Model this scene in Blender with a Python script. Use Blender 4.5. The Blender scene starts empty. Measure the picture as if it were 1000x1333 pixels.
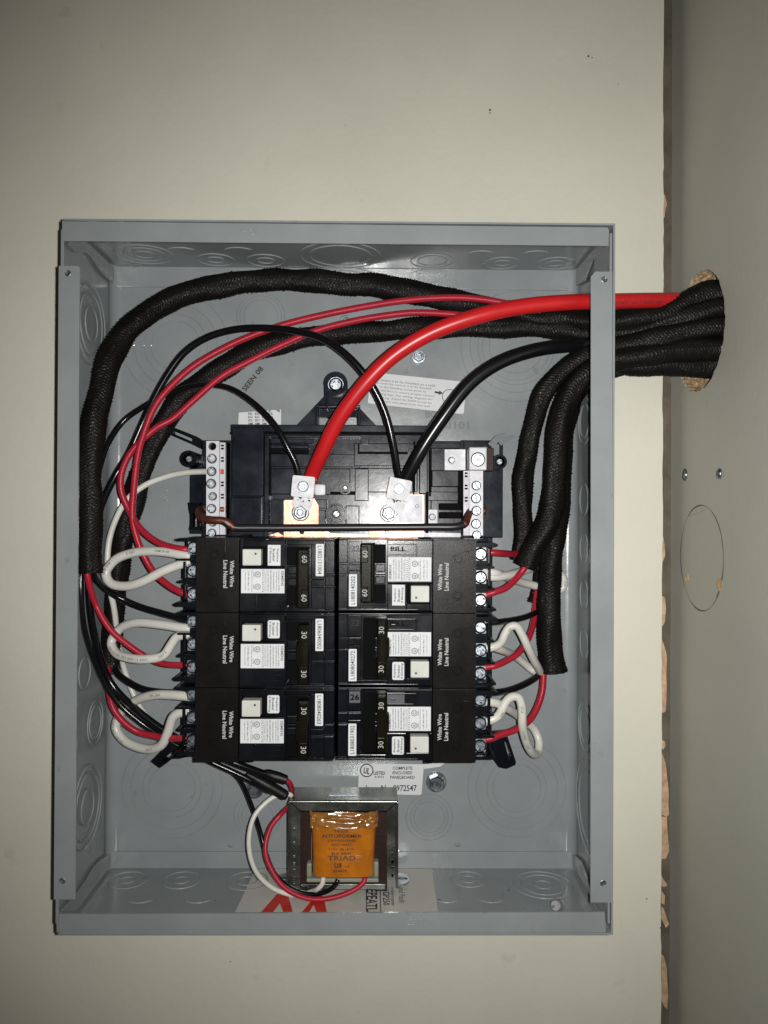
import bpy, bmesh, math, random
import numpy as np
from mathutils import Vector, Matrix
from mathutils.geometry import tessellate_polygon
from mathutils import noise as mnoise

random.seed(7)
rng = np.random.default_rng(7)
S = 0.001                       # everything below is written in millimetres
sc = bpy.context.scene
C = sc.collection

# ------------------------------------------------------------------ camera
F = 1037.0
CAM = Vector((25.54, -523.09, 39.32))
def _rot(a, b, c):
    return (Matrix.Rotation(a, 3, 'X') @ Matrix.Rotation(b, 3, 'Y') @ Matrix.Rotation(c, 3, 'Z'))
R = _rot(-.0067, .0052, .0100)
RT = R.transposed()
cd = bpy.data.cameras.new('camera')
cd.sensor_fit = 'HORIZONTAL'
cd.sensor_width = 36
cd.lens = 36 * F / 1000
cd.clip_start = 0.01
cd.clip_end = 20
cam = bpy.data.objects.new('camera', cd)
C.objects.link(cam)
M3 = Matrix((RT @ Vector((1, 0, 0)), RT @ Vector((0, 0, 1)), RT @ Vector((0, -1, 0)))).transposed()
cam.matrix_world = Matrix.Translation(CAM * S) @ M3.to_4x4()
sc.camera = cam

# ------------------------------------------------------------------ world and the phone's flash
w = bpy.data.worlds.new('World')
sc.world = w
w.use_nodes = True
bg = w.node_tree.nodes['Background']
bg.inputs[0].default_value = (1.0, .90, .62, 1)
bg.inputs[1].default_value = 0.022
ld = bpy.data.lights.new('phone_flash', 'SPOT')
ld.energy = 18.0
ld.color = (1, .985, .955)
ld.shadow_soft_size = 0.0028
ld.spot_size = math.radians(107)
ld.spot_blend = 1.0
flash = bpy.data.objects.new('phone_flash', ld)
flash.location = (CAM + Vector((15, -2, 3))) * S
flash.rotation_euler = (math.radians(90), 0, math.radians(-4.5))
C.objects.link(flash)
sc.view_settings.view_transform = 'Standard'
sc.view_settings.look = 'None'
sc.view_settings.exposure = 0.0
sc.view_settings.gamma = 1.0

# ------------------------------------------------------------------ pixel -> place
def ray(px, py):
    return (RT @ Vector(((px - 500) / F, 1, -(py - 666.5) / F))).normalized()
def P(px, py, y):                       # the point seen at (px, py) that lies y mm behind the box's rim
    d = ray(px, py)
    return CAM + d * ((y - CAM.y) / d.y)
def PX(px, py, x):
    d = ray(px, py)
    return CAM + d * ((x - CAM.x) / d.x)
def PZ(px, py, z):
    d = ray(px, py)
    return CAM + d * ((z - CAM.z) / d.z)
def K(y):                               # mm per pixel at that distance
    return (y - CAM.y) / F

# ------------------------------------------------------------------ materials
MATS = {}
def mat(name, col, rough=.5, metal=0., bump=0., bscale=400., var=0., vscale=30., coat=0., spec=.5,
        dirt=None, aniso=0., trans=0., ior=1.45, rvar=0.):
    m = bpy.data.materials.new(name)
    m.use_nodes = True
    nt = m.node_tree
    b = nt.nodes['Principled BSDF']
    b.inputs['Base Color'].default_value = (*col, 1)
    b.inputs['Roughness'].default_value = rough
    b.inputs['Metallic'].default_value = metal
    b.inputs['Specular IOR Level'].default_value = spec
    b.inputs['Coat Weight'].default_value = coat
    b.inputs['Coat Roughness'].default_value = .12
    b.inputs['Anisotropic'].default_value = aniso
    b.inputs['Transmission Weight'].default_value = trans
    b.inputs['IOR'].default_value = ior
    tc = nt.nodes.new('ShaderNodeTexCoord')
    co = tc.outputs['Object']
    if var or rvar:
        n = nt.nodes.new('ShaderNodeTexNoise')
        n.inputs['Scale'].default_value = vscale
        n.inputs['Detail'].default_value = 6
        n.inputs['Roughness'].default_value = .6
        nt.links.new(co, n.inputs['Vector'])
        if var:
            mx = nt.nodes.new('ShaderNodeMapRange')
            mx.inputs['From Min'].default_value = .3
            mx.inputs['From Max'].default_value = .7
            mx.inputs['To Min'].default_value = 1 - var
            mx.inputs['To Max'].default_value = 1 + var
            nt.links.new(n.outputs['Fac'], mx.inputs['Value'])
            v = nt.nodes.new('ShaderNodeVectorMath')
            v.operation = 'SCALE'
            v.inputs[0].default_value = col
            nt.links.new(mx.outputs['Result'], v.inputs['Scale'])
            src = v.outputs['Vector']
            if dirt:
                n2 = nt.nodes.new('ShaderNodeTexNoise')
                n2.inputs['Scale'].default_value = dirt[1]
                n2.inputs['Detail'].default_value = 5
                nt.links.new(co, n2.inputs['Vector'])
                r2 = nt.nodes.new('ShaderNodeMapRange')
                r2.inputs['From Min'].default_value = dirt[2]
                r2.inputs['From Max'].default_value = dirt[2] + .06
                r2.inputs['To Max'].default_value = dirt[3]
                nt.links.new(n2.outputs['Fac'], r2.inputs['Value'])
                mm = nt.nodes.new('ShaderNodeMix')
                mm.data_type = 'RGBA'
                nt.links.new(r2.outputs['Result'], mm.inputs[0])
                nt.links.new(src, mm.inputs[6])
                mm.inputs[7].default_value = (*dirt[0], 1)
                src = mm.outputs[2]
            nt.links.new(src, b.inputs['Base Color'])
        if rvar:
            mr = nt.nodes.new('ShaderNodeMapRange')
            mr.inputs['From Min'].default_value = .3
            mr.inputs['From Max'].default_value = .7
            mr.inputs['To Min'].default_value = max(.02, rough - rvar)
            mr.inputs['To Max'].default_value = rough + rvar
            nt.links.new(n.outputs['Fac'], mr.inputs['Value'])
            nt.links.new(mr.outputs['Result'], b.inputs['Roughness'])
    if bump:
        n3 = nt.nodes.new('ShaderNodeTexNoise')
        n3.inputs['Scale'].default_value = bscale
        n3.inputs['Detail'].default_value = 4
        nt.links.new(co, n3.inputs['Vector'])
        bp = nt.nodes.new('ShaderNodeBump')
        bp.inputs['Strength'].default_value = bump
        bp.inputs['Distance'].default_value = .0004
        nt.links.new(n3.outputs['Fac'], bp.inputs['Height'])
        nt.links.new(bp.outputs['Normal'], b.inputs['Normal'])
    MATS[name] = m
    return m

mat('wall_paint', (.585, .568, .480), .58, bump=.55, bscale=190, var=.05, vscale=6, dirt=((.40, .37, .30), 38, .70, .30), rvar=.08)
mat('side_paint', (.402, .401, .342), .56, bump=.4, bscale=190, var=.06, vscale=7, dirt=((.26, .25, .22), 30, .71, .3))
mat('gap_board', (.10, .085, .062), .85, bump=.8, bscale=300, var=.3, vscale=60)
mat('raw_wood', (.42, .285, .18), .75, bump=.8, bscale=900, var=.35, vscale=160)
mat('grey_enamel', (.206, .222, .228), .215, bump=.16, bscale=330, var=.08, vscale=22, rvar=.09, spec=.6, dirt=((.14, .15, .155), 90, .68, .5))
mat('black_plastic', (.0045, .005, .007), .22, bump=.08, bscale=900, var=.25, vscale=60, rvar=.06, spec=.17)
mat('cover_plastic', (.0065, .0058, .0058), .26, bump=.22, bscale=2600, var=.2, vscale=50, rvar=.05, spec=.12)
mat('base_plastic', (.007, .0085, .014), .235, bump=.10, bscale=260, var=.3, vscale=60, rvar=.06, spec=.19)
mat('handle_plastic', (.006, .0055, .003), .26, bump=.2, bscale=1800, var=.25, vscale=90, spec=.05)
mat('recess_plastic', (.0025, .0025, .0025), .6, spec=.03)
mat('ivory_plastic', (.45, .45, .41), .5, bump=.2, bscale=900, var=.06, vscale=100, spec=.3)
mat('label_paper', (.52, .53, .54), .6, bump=.1, bscale=600, var=.05, vscale=80, spec=.2)
mat('floor_label', (.44, .43, .39), .45, bump=.1, bscale=600, var=.05, vscale=40)
mat('print_black', (.015, .015, .02), .6)
mat('print_grey', (.09, .09, .10), .6, spec=.1)
mat('print_white', (.40, .40, .40), .6, spec=.1)
mat('print_red', (.42, .022, .012), .5)
mat('zinc', (.36, .39, .43), .33, 1., bump=.16, bscale=900, var=.2, vscale=200, rvar=.08)
mat('dull_zinc', (.17, .18, .19), .42, .9, bump=.3, bscale=900, var=.25, vscale=200, rvar=.1)
mat('aluminium', (.45, .45, .465), .64, .7, bump=.4, bscale=1200, var=.15, vscale=150, rvar=.1)
mat('tin_plate', (.36, .36, .38), .60, .75, bump=.3, bscale=900, var=.15, vscale=120, rvar=.08)
mat('copper', (.54, .285, .20), .47, .9, bump=.5, bscale=420, var=.25, vscale=90, rvar=.12)
mat('bare_copper', (.12, .04, .022), .42, .6, bump=.5, bscale=1500, var=.3, vscale=200)
mat('bracket_steel', (.22, .23, .21), .27, .95, bump=.25, bscale=300, var=.15, vscale=60, rvar=.10)
mat('laminations', (.022, .010, .008), .5, .1, bump=.8, bscale=900, var=.3, vscale=80, spec=.25)
mat('orange_tape', (.36, .112, .007), .24, bump=.8, bscale=230, var=.28, vscale=55, coat=.9)
mat('clear_tape', (.24, .10, .022), .10, bump=1., bscale=330, var=.5, vscale=90, coat=1., spec=.8)
mat('bobbin', (.20, .20, .15), .4, bump=.2, var=.1, vscale=60)
mat('chipboard', (.38, .26, .15), .9, bump=1., bscale=900, var=.55, vscale=420)
mat('filler', (.55, .38, .22), .8, bump=.8, bscale=900, var=.35, vscale=300)
mat('pencil', (.09, .09, .085), .6)
mat('heat_shrink', (.005, .005, .005), .42, bump=.4, bscale=900, spec=.25)
mat('clear_plastic', (.16, .17, .18), .14, bump=.6, bscale=250, spec=.8)
mat('stamp_shade', (.075, .085, .092), .4)  # darkened enamel: shade in the stamped strokes, put into the colour

def wire_mat(name, col, rough, rip, ripscale=520., coat=0.):
    m = mat(name, col, rough, var=.10, vscale=45, coat=coat, bump=.12, bscale=700)
    nt = m.node_tree
    b = nt.nodes['Principled BSDF']
    uv = nt.nodes.new('ShaderNodeUVMap')
    wv = nt.nodes.new('ShaderNodeTexWave')
    wv.bands_direction = 'Y'
    wv.inputs['Scale'].default_value = ripscale
    wv.inputs['Distortion'].default_value = 2.5
    wv.inputs['Detail'].default_value = 2
    nt.links.new(uv.outputs[0], wv.inputs['Vector'])
    bp = nt.nodes.new('ShaderNodeBump')
    bp.inputs['Strength'].default_value = rip
    bp.inputs['Distance'].default_value = .0002
    nt.links.new(wv.outputs['Fac'], bp.inputs['Height'])
    nt.links.new(bp.outputs['Normal'], b.inputs['Normal'])
wire_mat('red_wire', (.31, .012, .026), .30, .35)
wire_mat('red_cable', (.40, .010, .012), .34, .05)
wire_mat('black_wire', (.004, .004, .005), .17, .08)
wire_mat('black_cable', (.004, .004, .005), .25, .05)
wire_mat('white_wire', (.50, .49, .45), .32, .05)
wire_mat('bond_wire', (.013, .012, .014), .36, .05)

def sleeve_mat():
    m = mat('braided_sleeve', (.003, .003, .003), .50, bump=.0, spec=.21)
    nt = m.node_tree
    b = nt.nodes['Principled BSDF']
    uv = nt.nodes.new('ShaderNodeUVMap')
    mp = nt.nodes.new('ShaderNodeMapping')
    mp.inputs['Scale'].default_value = (1100, 700, 1)
    nt.links.new(uv.outputs[0], mp.inputs[0])
    n = nt.nodes.new('ShaderNodeTexNoise')
    n.inputs['Scale'].default_value = 1.0
    n.inputs['Detail'].default_value = 3
    nt.links.new(mp.outputs[0], n.inputs['Vector'])
    cr = nt.nodes.new('ShaderNodeValToRGB')
    e = cr.color_ramp.elements
    e[0].position = .40; e[0].color = (.0022, .002, .002, 1)
    e[1].position = .70; e[1].color = (.007, .0052, .004, 1)
    nt.links.new(n.outputs['Fac'], cr.inputs[0])
    nt.links.new(cr.outputs[0], b.inputs['Base Color'])
    mr = nt.nodes.new('ShaderNodeMapRange')
    mr.inputs['From Min'].default_value = .35
    mr.inputs['From Max'].default_value = .65
    mr.inputs['To Min'].default_value = .85
    mr.inputs['To Max'].default_value = .24
    nt.links.new(n.outputs['Fac'], mr.inputs['Value'])
    nt.links.new(mr.outputs[0], b.inputs['Roughness'])
    bp = nt.nodes.new('ShaderNodeBump')
    bp.inputs['Strength'].default_value = .7
    bp.inputs['Distance'].default_value = .0003
    nt.links.new(n.outputs['Fac'], bp.inputs['Height'])
    nt.links.new(bp.outputs['Normal'], b.inputs['Normal'])
sleeve_mat()

# ------------------------------------------------------------------ objects
ORG = {}
def finish(me, smooth=35):
    if smooth:
        me.polygons.foreach_set('use_smooth', [True] * len(me.polygons))
        me.set_sharp_from_angle(angle=math.radians(smooth))
    me.update()
def to_mesh(name, bm, m, org=Vector((0, 0, 0)), smooth=35):
    me = bpy.data.meshes.new(name)
    bm.normal_update()
    if smooth:
        lim = math.radians(smooth)
        for f_ in bm.faces: f_.smooth = True
        for e_ in bm.edges:
            if len(e_.link_faces) == 2:
                a_ = e_.calc_face_angle(0)
                A_, B_ = e_.link_faces[0].calc_area() + 1e-9, e_.link_faces[1].calc_area() + 1e-9
                if a_ > lim or (a_ > .09 and max(A_ / B_, B_ / A_) > 5): e_.smooth = False
    bmesh.ops.transform(bm, matrix=Matrix.Scale(S, 4) @ Matrix.Translation(-org), verts=bm.verts)
    bm.to_mesh(me)
    bm.free()
    me.materials.append(MATS[m] if isinstance(m, str) else m)
    return me
def tag(o, label=None, cat=None, group=None, kind=None):
    if label: o['label'] = label
    if cat: o['category'] = cat
    if group: o['group'] = group
    if kind: o['kind'] = kind
    return o
def thing(name, label, cat, loc=(0, 0, 0), group=None):
    o = bpy.data.objects.new(name, None)
    o.empty_display_size = .01
    C.objects.link(o)
    loc = Vector(loc)
    o.location = loc * S
    ORG[o.name] = loc
    return tag(o, label, cat, group)
def part(name, bm, m, parent, label=None, smooth=35):
    org = ORG[parent.name]
    me = bm if isinstance(bm, bpy.types.Mesh) else to_mesh(name, bm, m, org, smooth)
    o = bpy.data.objects.new(name, me)
    C.objects.link(o)
    o.parent = parent
    ORG[o.name] = org
    if label: o['label'] = label
    return o
def islands(bm):
    seen = set(); out = []
    for v in bm.verts:
        if v in seen: continue
        st = [v]; seen.add(v); isl = []
        while st:
            a = st.pop(); isl.append(a)
            for e in a.link_edges:
                b = e.other_vert(a)
                if b not in seen: seen.add(b); st.append(b)
        out.append(isl)
    return out
def split_bm(bm):
    res = []
    for isl in islands(bm):
        nb = bmesh.new(); mp = {v: nb.verts.new(v.co) for v in isl}
        for f_ in {f_ for v in isl for f_ in v.link_faces}:
            nb.faces.new([mp[v] for v in f_.verts])
        nb.normal_update()
        res.append(nb)
    bm.free()
    return res
def parts(name, bm, m, parent, label=None, smooth=35):
    return [part(name, b, m, parent, label, smooth) for b in split_bm(bm)]
def solo(name, bm, m, label=None, cat=None, group=None, kind=None, smooth=35):
    bb = [v.co.copy() for v in bm.verts]
    org = Vector(((min(v.x for v in bb) + max(v.x for v in bb)) / 2, (min(v.y for v in bb) + max(v.y for v in bb)) / 2, min(v.z for v in bb)))
    if kind == 'structure': org = Vector((0, 0, 0))
    o = bpy.data.objects.new(name, to_mesh(name, bm, m, org, smooth))
    C.objects.link(o)
    o.location = org * S
    ORG[o.name] = org
    return tag(o, label, cat, group, kind)
def BM(): return bmesh.new()

def box(bm, x0, x1, y0, y1, z0, z1, bev=0., seg=2):
    r = bmesh.ops.create_cube(bm, size=1)
    vs = r['verts']
    sx, sy, sz = abs(x1 - x0), abs(y1 - y0), abs(z1 - z0)
    bmesh.ops.transform(bm, matrix=Matrix.Translation(((x0 + x1) / 2, (y0 + y1) / 2, (z0 + z1) / 2)) @ Matrix.Diagonal((sx, sy, sz, 1)), verts=vs)
    if bev:
        es = list({e for v in vs for e in v.link_edges})
        bmesh.ops.bevel(bm, geom=es, offset=min(bev, .45 * min(sx, sy, sz)), segments=seg, affect='EDGES', profile=.6)
def bx(bm, a, b, c, d, y0, y1, bev=.4):
    """box whose front face, at depth y0, is seen as the rectangle (a,b)-(c,d)"""
    p, q = P(a, b, y0), P(c, d, y0)
    p2, q2 = P(a, d, y0), P(c, b, y0)
    box(bm, (p.x + p2.x) / 2, (q.x + q2.x) / 2, y0, y1, (q.z + p2.z) / 2, (p.z + q2.z) / 2, bev)
def frame(N, up=Vector((0, 0, 1))):
    N = N.normalized()
    U = up.cross(N) * 1.0
    if U.length < 1e-4: U = Vector((1, 0, 0))
    U.normalize()
    V = N.cross(U)
    return U, V, N
def lathe(bm, c, N, prof, seg=24, up=Vector((0, 0, 1)), rot=0.):
    """prof: list of (radius, height along N)"""
    U, V, N = frame(N, up)
    rings = []
    for r, h in prof:
        if r < 1e-6:
            rings.append([bm.verts.new(c + N * h)])
        else:
            rings.append([bm.verts.new(c + N * h + (U * math.cos(rot + 2 * math.pi * k / seg) + V * math.sin(rot + 2 * math.pi * k / seg)) * r) for k in range(seg)])
    for A, B in zip(rings, rings[1:]):
        for k in range(seg):
            a0, a1 = A[k % len(A)], A[(k + 1) % len(A)]
            b0, b1 = B[k % len(B)], B[(k + 1) % len(B)]
            f = [a0, a1, b1, b0]
            g = []
            for v in f:
                if v not in g: g.append(v)
            if len(g) > 2:
                try: bm.faces.new(g)
                except ValueError: pass
YN = Vector((0, -1, 0))
def cyl(bm, c, N, r, h, seg=24, bev=.3, r2=None, rot=0.):
    r2 = r if r2 is None else r2
    lathe(bm, c, N, [(0, 0), (r, 0), (r2, h - bev), (r2 - bev, h), (0, h)], seg, rot=rot)
def cylp(bm, px, py, rp, y0, y1, seg=24, bev=.3, rback=None):
    c = P(px, py, y0)
    r = rp * K(y0)
    rb = r if rback is None else rback * K(y0)
    c = Vector((c.x, y1, c.z))
    lathe(bm, c, YN, [(0, 0), (rb, 0), (r, y1 - y0 - bev), (r - bev, y1 - y0), (0, y1 - y0)], seg)
def solid(bm, outer, holes, O, U, V, N, h):
    """flat plate with holes; outlines in (u, v); front face at +h along N"""
    loops = [[Vector((x, y, 0)) for x, y in outer]] + [[Vector((x, y, 0)) for x, y in hh] for hh in holes]
    tris = tessellate_polygon(loops)
    flat = [p for l in loops for p in l]
    top = [bm.verts.new(O + U * p.x + V * p.y + N * h) for p in flat]
    bot = [bm.verts.new(O + U * p.x + V * p.y) for p in flat]
    for t in tris:
        for vs in ([top[i] for i in t], [bot[i] for i in reversed(t)]):
            try: bm.faces.new(vs)
            except ValueError: pass
    k = 0
    for l in loops:
        n = len(l)
        for i in range(n):
            a, b = k + i, k + (i + 1) % n
            try: bm.faces.new((top[a], top[b], bot[b], bot[a]))
            except ValueError: pass
        k += n
    bmesh.ops.recalc_face_normals(bm, faces=bm.faces[:])
def circ(cx, cy, r, n=28, a0=0.): return [(cx + r * math.cos(a0 + 2 * math.pi * i / n), cy + r * math.sin(a0 + 2 * math.pi * i / n)) for i in range(n)]
def plate_px(bm, pts, holes, y0, h):
    """plate facing the camera at depth y0 with its outline given in photo pixels, h mm thick"""
    q = lambda l: [(P(a, b, y0).x, P(a, b, y0).z) for a, b in l]
    solid(bm, q(pts), [q(l) for l in holes], Vector((0, y0 + h, 0)), Vector((1, 0, 0)), Vector((0, 0, 1)), YN, h)

# lettering ------------------------------------------------------------------
TC = {}
def glyphs(s, bold=0.):
    k = (s, bold)
    if k not in TC:
        cu = bpy.data.curves.new('t', 'FONT')
        cu.body = s
        cu.resolution_u = 2
        cu.offset = bold
        o = bpy.data.objects.new('t', cu)
        C.objects.link(o)
        dg = bpy.context.evaluated_depsgraph_get()
        me = bpy.data.meshes.new_from_object(o.evaluated_get(dg))
        v = np.array([x.co[:2] for x in me.vertices]) if len(me.vertices) else np.zeros((1, 2))
        f = [tuple(p.vertices) for p in me.polygons]
        bpy.data.objects.remove(o)
        bpy.data.curves.remove(cu)
        bpy.data.meshes.remove(me)
        mn, mx = v.min(0), v.max(0)
        TC[k] = (v - (mn + mx) / 2, f, mx - mn)
    return TC[k]
def text(bm, s, c, U, V, w, h, bold=.012):
    v, f, sz = glyphs(s, bold)
    if not f: return
    vs = [bm.verts.new(c + U * (a / sz[0] * w) + V * (b / sz[1] * h)) for a, b in v]
    for t in f:
        try: bm.faces.new([vs[i] for i in t])
        except ValueError: pass

# wires ------------------------------------------------------------------
def spline(pts, step):
    p = [Vector(q) for q in pts]
    p = [p[0] * 2 - p[1]] + p + [p[-1] * 2 - p[-2]]
    out = []
    for i in range(1, len(p) - 2):
        a, b, c, d = p[i - 1:i + 3]
        # centripetal knots
        t0 = 0; t1 = t0 + max((b - a).length, 1e-3) ** .5; t2 = t1 + max((c - b).length, 1e-3) ** .5; t3 = t2 + max((d - c).length, 1e-3) ** .5
        n = 24
        for k in range(n):
            t = t1 + (t2 - t1) * k / n
            A1 = a * ((t1 - t) / (t1 - t0)) + b * ((t - t0) / (t1 - t0))
            A2 = b * ((t2 - t) / (t2 - t1)) + c * ((t - t1) / (t2 - t1))
            A3 = c * ((t3 - t) / (t3 - t2)) + d * ((t - t2) / (t3 - t2))
            B1 = A1 * ((t2 - t) / (t2 - t0)) + A2 * ((t - t0) / (t2 - t0))
            B2 = A2 * ((t3 - t) / (t3 - t1)) + A3 * ((t - t1) / (t3 - t1))
            out.append(B1 * ((t2 - t) / (t2 - t1)) + B2 * ((t - t1) / (t2 - t1)))
    out.append(p[-2])
    a = np.array([tuple(v) for v in out])
    for _ in range(3):
        a[1:-1] = (a[:-2] + 2 * a[1:-1] + a[2:]) / 4
    s = np.concatenate([[0], np.cumsum(np.linalg.norm(np.diff(a, axis=0), axis=1))])
    n = max(3, int(s[-1] / step) + 1)
    t = np.linspace(0, s[-1], n)
    return np.stack([np.interp(t, s, a[:, i]) for i in range(3)], 1), t
def frames(c):
    T = np.gradient(c, axis=0)
    T /= np.linalg.norm(T, axis=1)[:, None]
    n = np.array([0, -1., 0]) - T[0] * np.dot([0, -1., 0], T[0])
    if np.linalg.norm(n) < .1: n = np.array([0, 0, 1.]) - T[0] * T[0][2]
    n /= np.linalg.norm(n)
    Ns = [n]
    for i in range(1, len(c)):
        n = n - T[i] * np.dot(n, T[i])
        ref = np.array([0, -1., 0]) - T[i] * np.dot([0, -1., 0], T[i])
        if np.linalg.norm(ref) > .3: n = n + ref * .06
        n /= np.linalg.norm(n)
        Ns.append(n)
    N = np.array(Ns)
    return T, N, np.cross(T, N)
def tube_mesh(name, c, s, rad, seg, m, disp=None, flat=1., org=None):
    """rad: (n,) radii; disp: (n, seg) added to the radius; flat squeezes along the viewing side"""
    T, N, B = frames(c)
    n = len(c)
    th = np.arange(seg) * 2 * np.pi / seg
    rr = np.repeat(rad[:, None], seg, 1)
    if disp is not None: rr = rr + disp
    V = c[:, None, :] + N[:, None, :] * (np.cos(th)[None, :, None] * rr[:, :, None] * flat) + B[:, None, :] * (np.sin(th)[None, :, None] * rr[:, :, None])
    V = V.reshape(-1, 3)
    V = np.vstack([V, c[0], c[-1]])
    if org is None: org = np.array([V[:, 0].mean(), V[:, 1].mean(), V[:, 2].min()])
    i = np.arange(n - 1)[:, None]; j = np.arange(seg)[None, :]; j2 = (j + 1) % seg
    q = np.stack([i * seg + j, i * seg + j2, (i + 1) * seg + j2, (i + 1) * seg + j], -1).reshape(-1, 4)
    jj = np.arange(seg)
    a, b = n * seg, n * seg + 1
    t1 = np.stack([np.full(seg, a), (jj + 1) % seg, jj], 1)
    t2 = np.stack([np.full(seg, b), (n - 1) * seg + jj, (n - 1) * seg + (jj + 1) % seg], 1)
    me = bpy.data.meshes.new(name)
    nq = len(q)
    me.vertices.add(len(V)); me.vertices.foreach_set('co', ((V - org) * S).ravel())
    lv = np.concatenate([q.ravel(), t1.ravel(), t2.ravel()]).astype(np.int32)
    me.loops.add(len(lv)); me.loops.foreach_set('vertex_index', lv)
    ls = np.concatenate([np.arange(nq) * 4, nq * 4 + np.arange(2 * seg) * 3]).astype(np.int32)
    me.polygons.add(len(ls)); me.polygons.foreach_set('loop_start', ls)
    me.polygons.foreach_set('loop_total', np.concatenate([np.full(nq, 4), np.full(2 * seg, 3)]).astype(np.int32))
    me.polygons.foreach_set('use_smooth', np.ones(len(ls), bool))
    uvl = me.uv_layers.new(name='UVMap')
    jn = j + 1 + 0 * i
    u = lambda k: k / seg * 2 * np.pi * float(np.mean(rad)) * S
    sv = s * S
    uvq = np.stack([np.stack([u(j + 0 * i), np.broadcast_to(sv[i], (n - 1, seg))], -1), np.stack([u(jn), np.broadcast_to(sv[i], (n - 1, seg))], -1),
                    np.stack([u(jn), np.broadcast_to(sv[i + 1], (n - 1, seg))], -1), np.stack([u(j + 0 * i), np.broadcast_to(sv[i + 1], (n - 1, seg))], -1)], 2)
    uvall = np.concatenate([uvq.reshape(-1, 2), np.zeros((6 * seg, 2))])
    uvl.data.foreach_set('uv', uvall.ravel())
    me.materials.append(MATS[m])
    me.validate(); me.update()
    return me, org, (T, N, B)
def pxpath(pts):
    return [P(*q) if len(q) == 3 and not isinstance(q, Vector) else q for q in pts]
def wire(name, pts, rpx, m, label=None, cat='wire', group=None, parent=None, marks=None, seg=14, step=1.6, yref=45):
    c, s = spline(pxpath(pts), step)
    r = rpx * K(yref)
    rad = np.full(len(c), r)
    org = None if parent is None else np.array(ORG[parent.name])
    me, org, fr = tube_mesh(name, c, s, rad, seg, m, org=org)
    o = bpy.data.objects.new(name, me)
    C.objects.link(o)
    if parent is None:
        o.location = Vector(org) * S
        tag(o, label, cat, group)
    else:
        o.parent = parent
        if label: o['label'] = label
    ORG[o.name] = Vector(org)
    if marks:
        bm = BM()
        T, N, B = fr
        for txt, a, ph, h, mm in marks:        # text, start arc (mm), angle, height (mm)
            v, f, sz = glyphs(txt, .01)
            if not f: continue
            k = h / sz[1]
            vs = []
            for x, y in v:
                arc = a + (x + sz[0] / 2) * k
                i = int(np.clip(np.searchsorted(s, arc), 1, len(s) - 1))
                t = (arc - s[i - 1]) / (s[i] - s[i - 1])
                ang = ph - y * k / r
                cc = c[i - 1] * (1 - t) + c[i] * t
                n_ = N[i - 1] * (1 - t) + N[i] * t
                b_ = B[i - 1] * (1 - t) + B[i] * t
                vs.append(bm.verts.new(Vector(cc + (n_ * math.cos(ang) + b_ * math.sin(ang)) * (r * 1.012 + .03))))
            for t in f:
                try: bm.faces.new([vs[i] for i in t])
                except ValueError: pass
        part('insulation_print', bm, marks[0][4], o, smooth=0)
    return o
def sleeve(pts, rpx, label, flare0=1., flat=.86, yref=60, ragged=True):
    c, s = spline(pxpath(pts), .6)
    n, seg = len(c), 52
    r = rpx * K(yref)
    k = np.arange(n)
    lo = np.array([mnoise.noise(Vector((x * .02, rpx, 1.7))) for x in s])
    rad = r * (1 + .09 * lo)
    tail = np.exp(-(s[-1] - s) / 45.)
    rad = rad * (1 + .10 * tail * (rpx > 10))
    if flare0 != 1.:
        rad = rad * (1 + (flare0 - 1) * np.exp(-s / 9))
    th = np.arange(seg)
    col = (th // 2)
    d = .55 * np.sin(2 * np.pi * s[:, None] / 2.3 + np.pi * (col % 2)[None, :] + .5 * np.sin(col * 1.3)[None, :])
    d = d + .14 * ((th % 2) * 2 - 1)[None, :]
    d = d + rng.normal(0, .12, (n, seg)) + (rng.random((n, seg)) < .02) * .75
    th2 = th * 2 * np.pi / seg
    big = np.array([[mnoise.noise(Vector((x * .045, math.cos(a) * 1.1, math.sin(a) * 1.1 + rpx))) for a in th2[::4]] for x in s[::6]])
    bi = np.repeat(np.repeat(big, 6, 0)[:n], 4, 1)[:, :seg]
    ker = np.ones(13) / 13
    bi = np.apply_along_axis(lambda v: np.convolve(np.pad(v, 6, mode='edge'), ker, 'valid'), 0, bi)
    bi = (np.roll(bi, 1, 1) + np.roll(bi, 2, 1) + bi + np.roll(bi, -1, 1) + np.roll(bi, -2, 1)) / 5
    d = d + bi * r * .34
    if ragged:
        e = (s < 3)[:, None] * rng.normal(0, .55, (n, seg))
        d = d + e
    me, org, fr = tube_mesh('braided_sleeve', c, s, rad, seg, 'braided_sleeve', disp=d, flat=flat)
    o = bpy.data.objects.new('braided_sleeve', me)
    C.objects.link(o)
    o.location = Vector(org) * S
    ORG[o.name] = Vector(org)
    return tag(o, label, 'cable sleeve', 'black braided sleeves')

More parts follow.
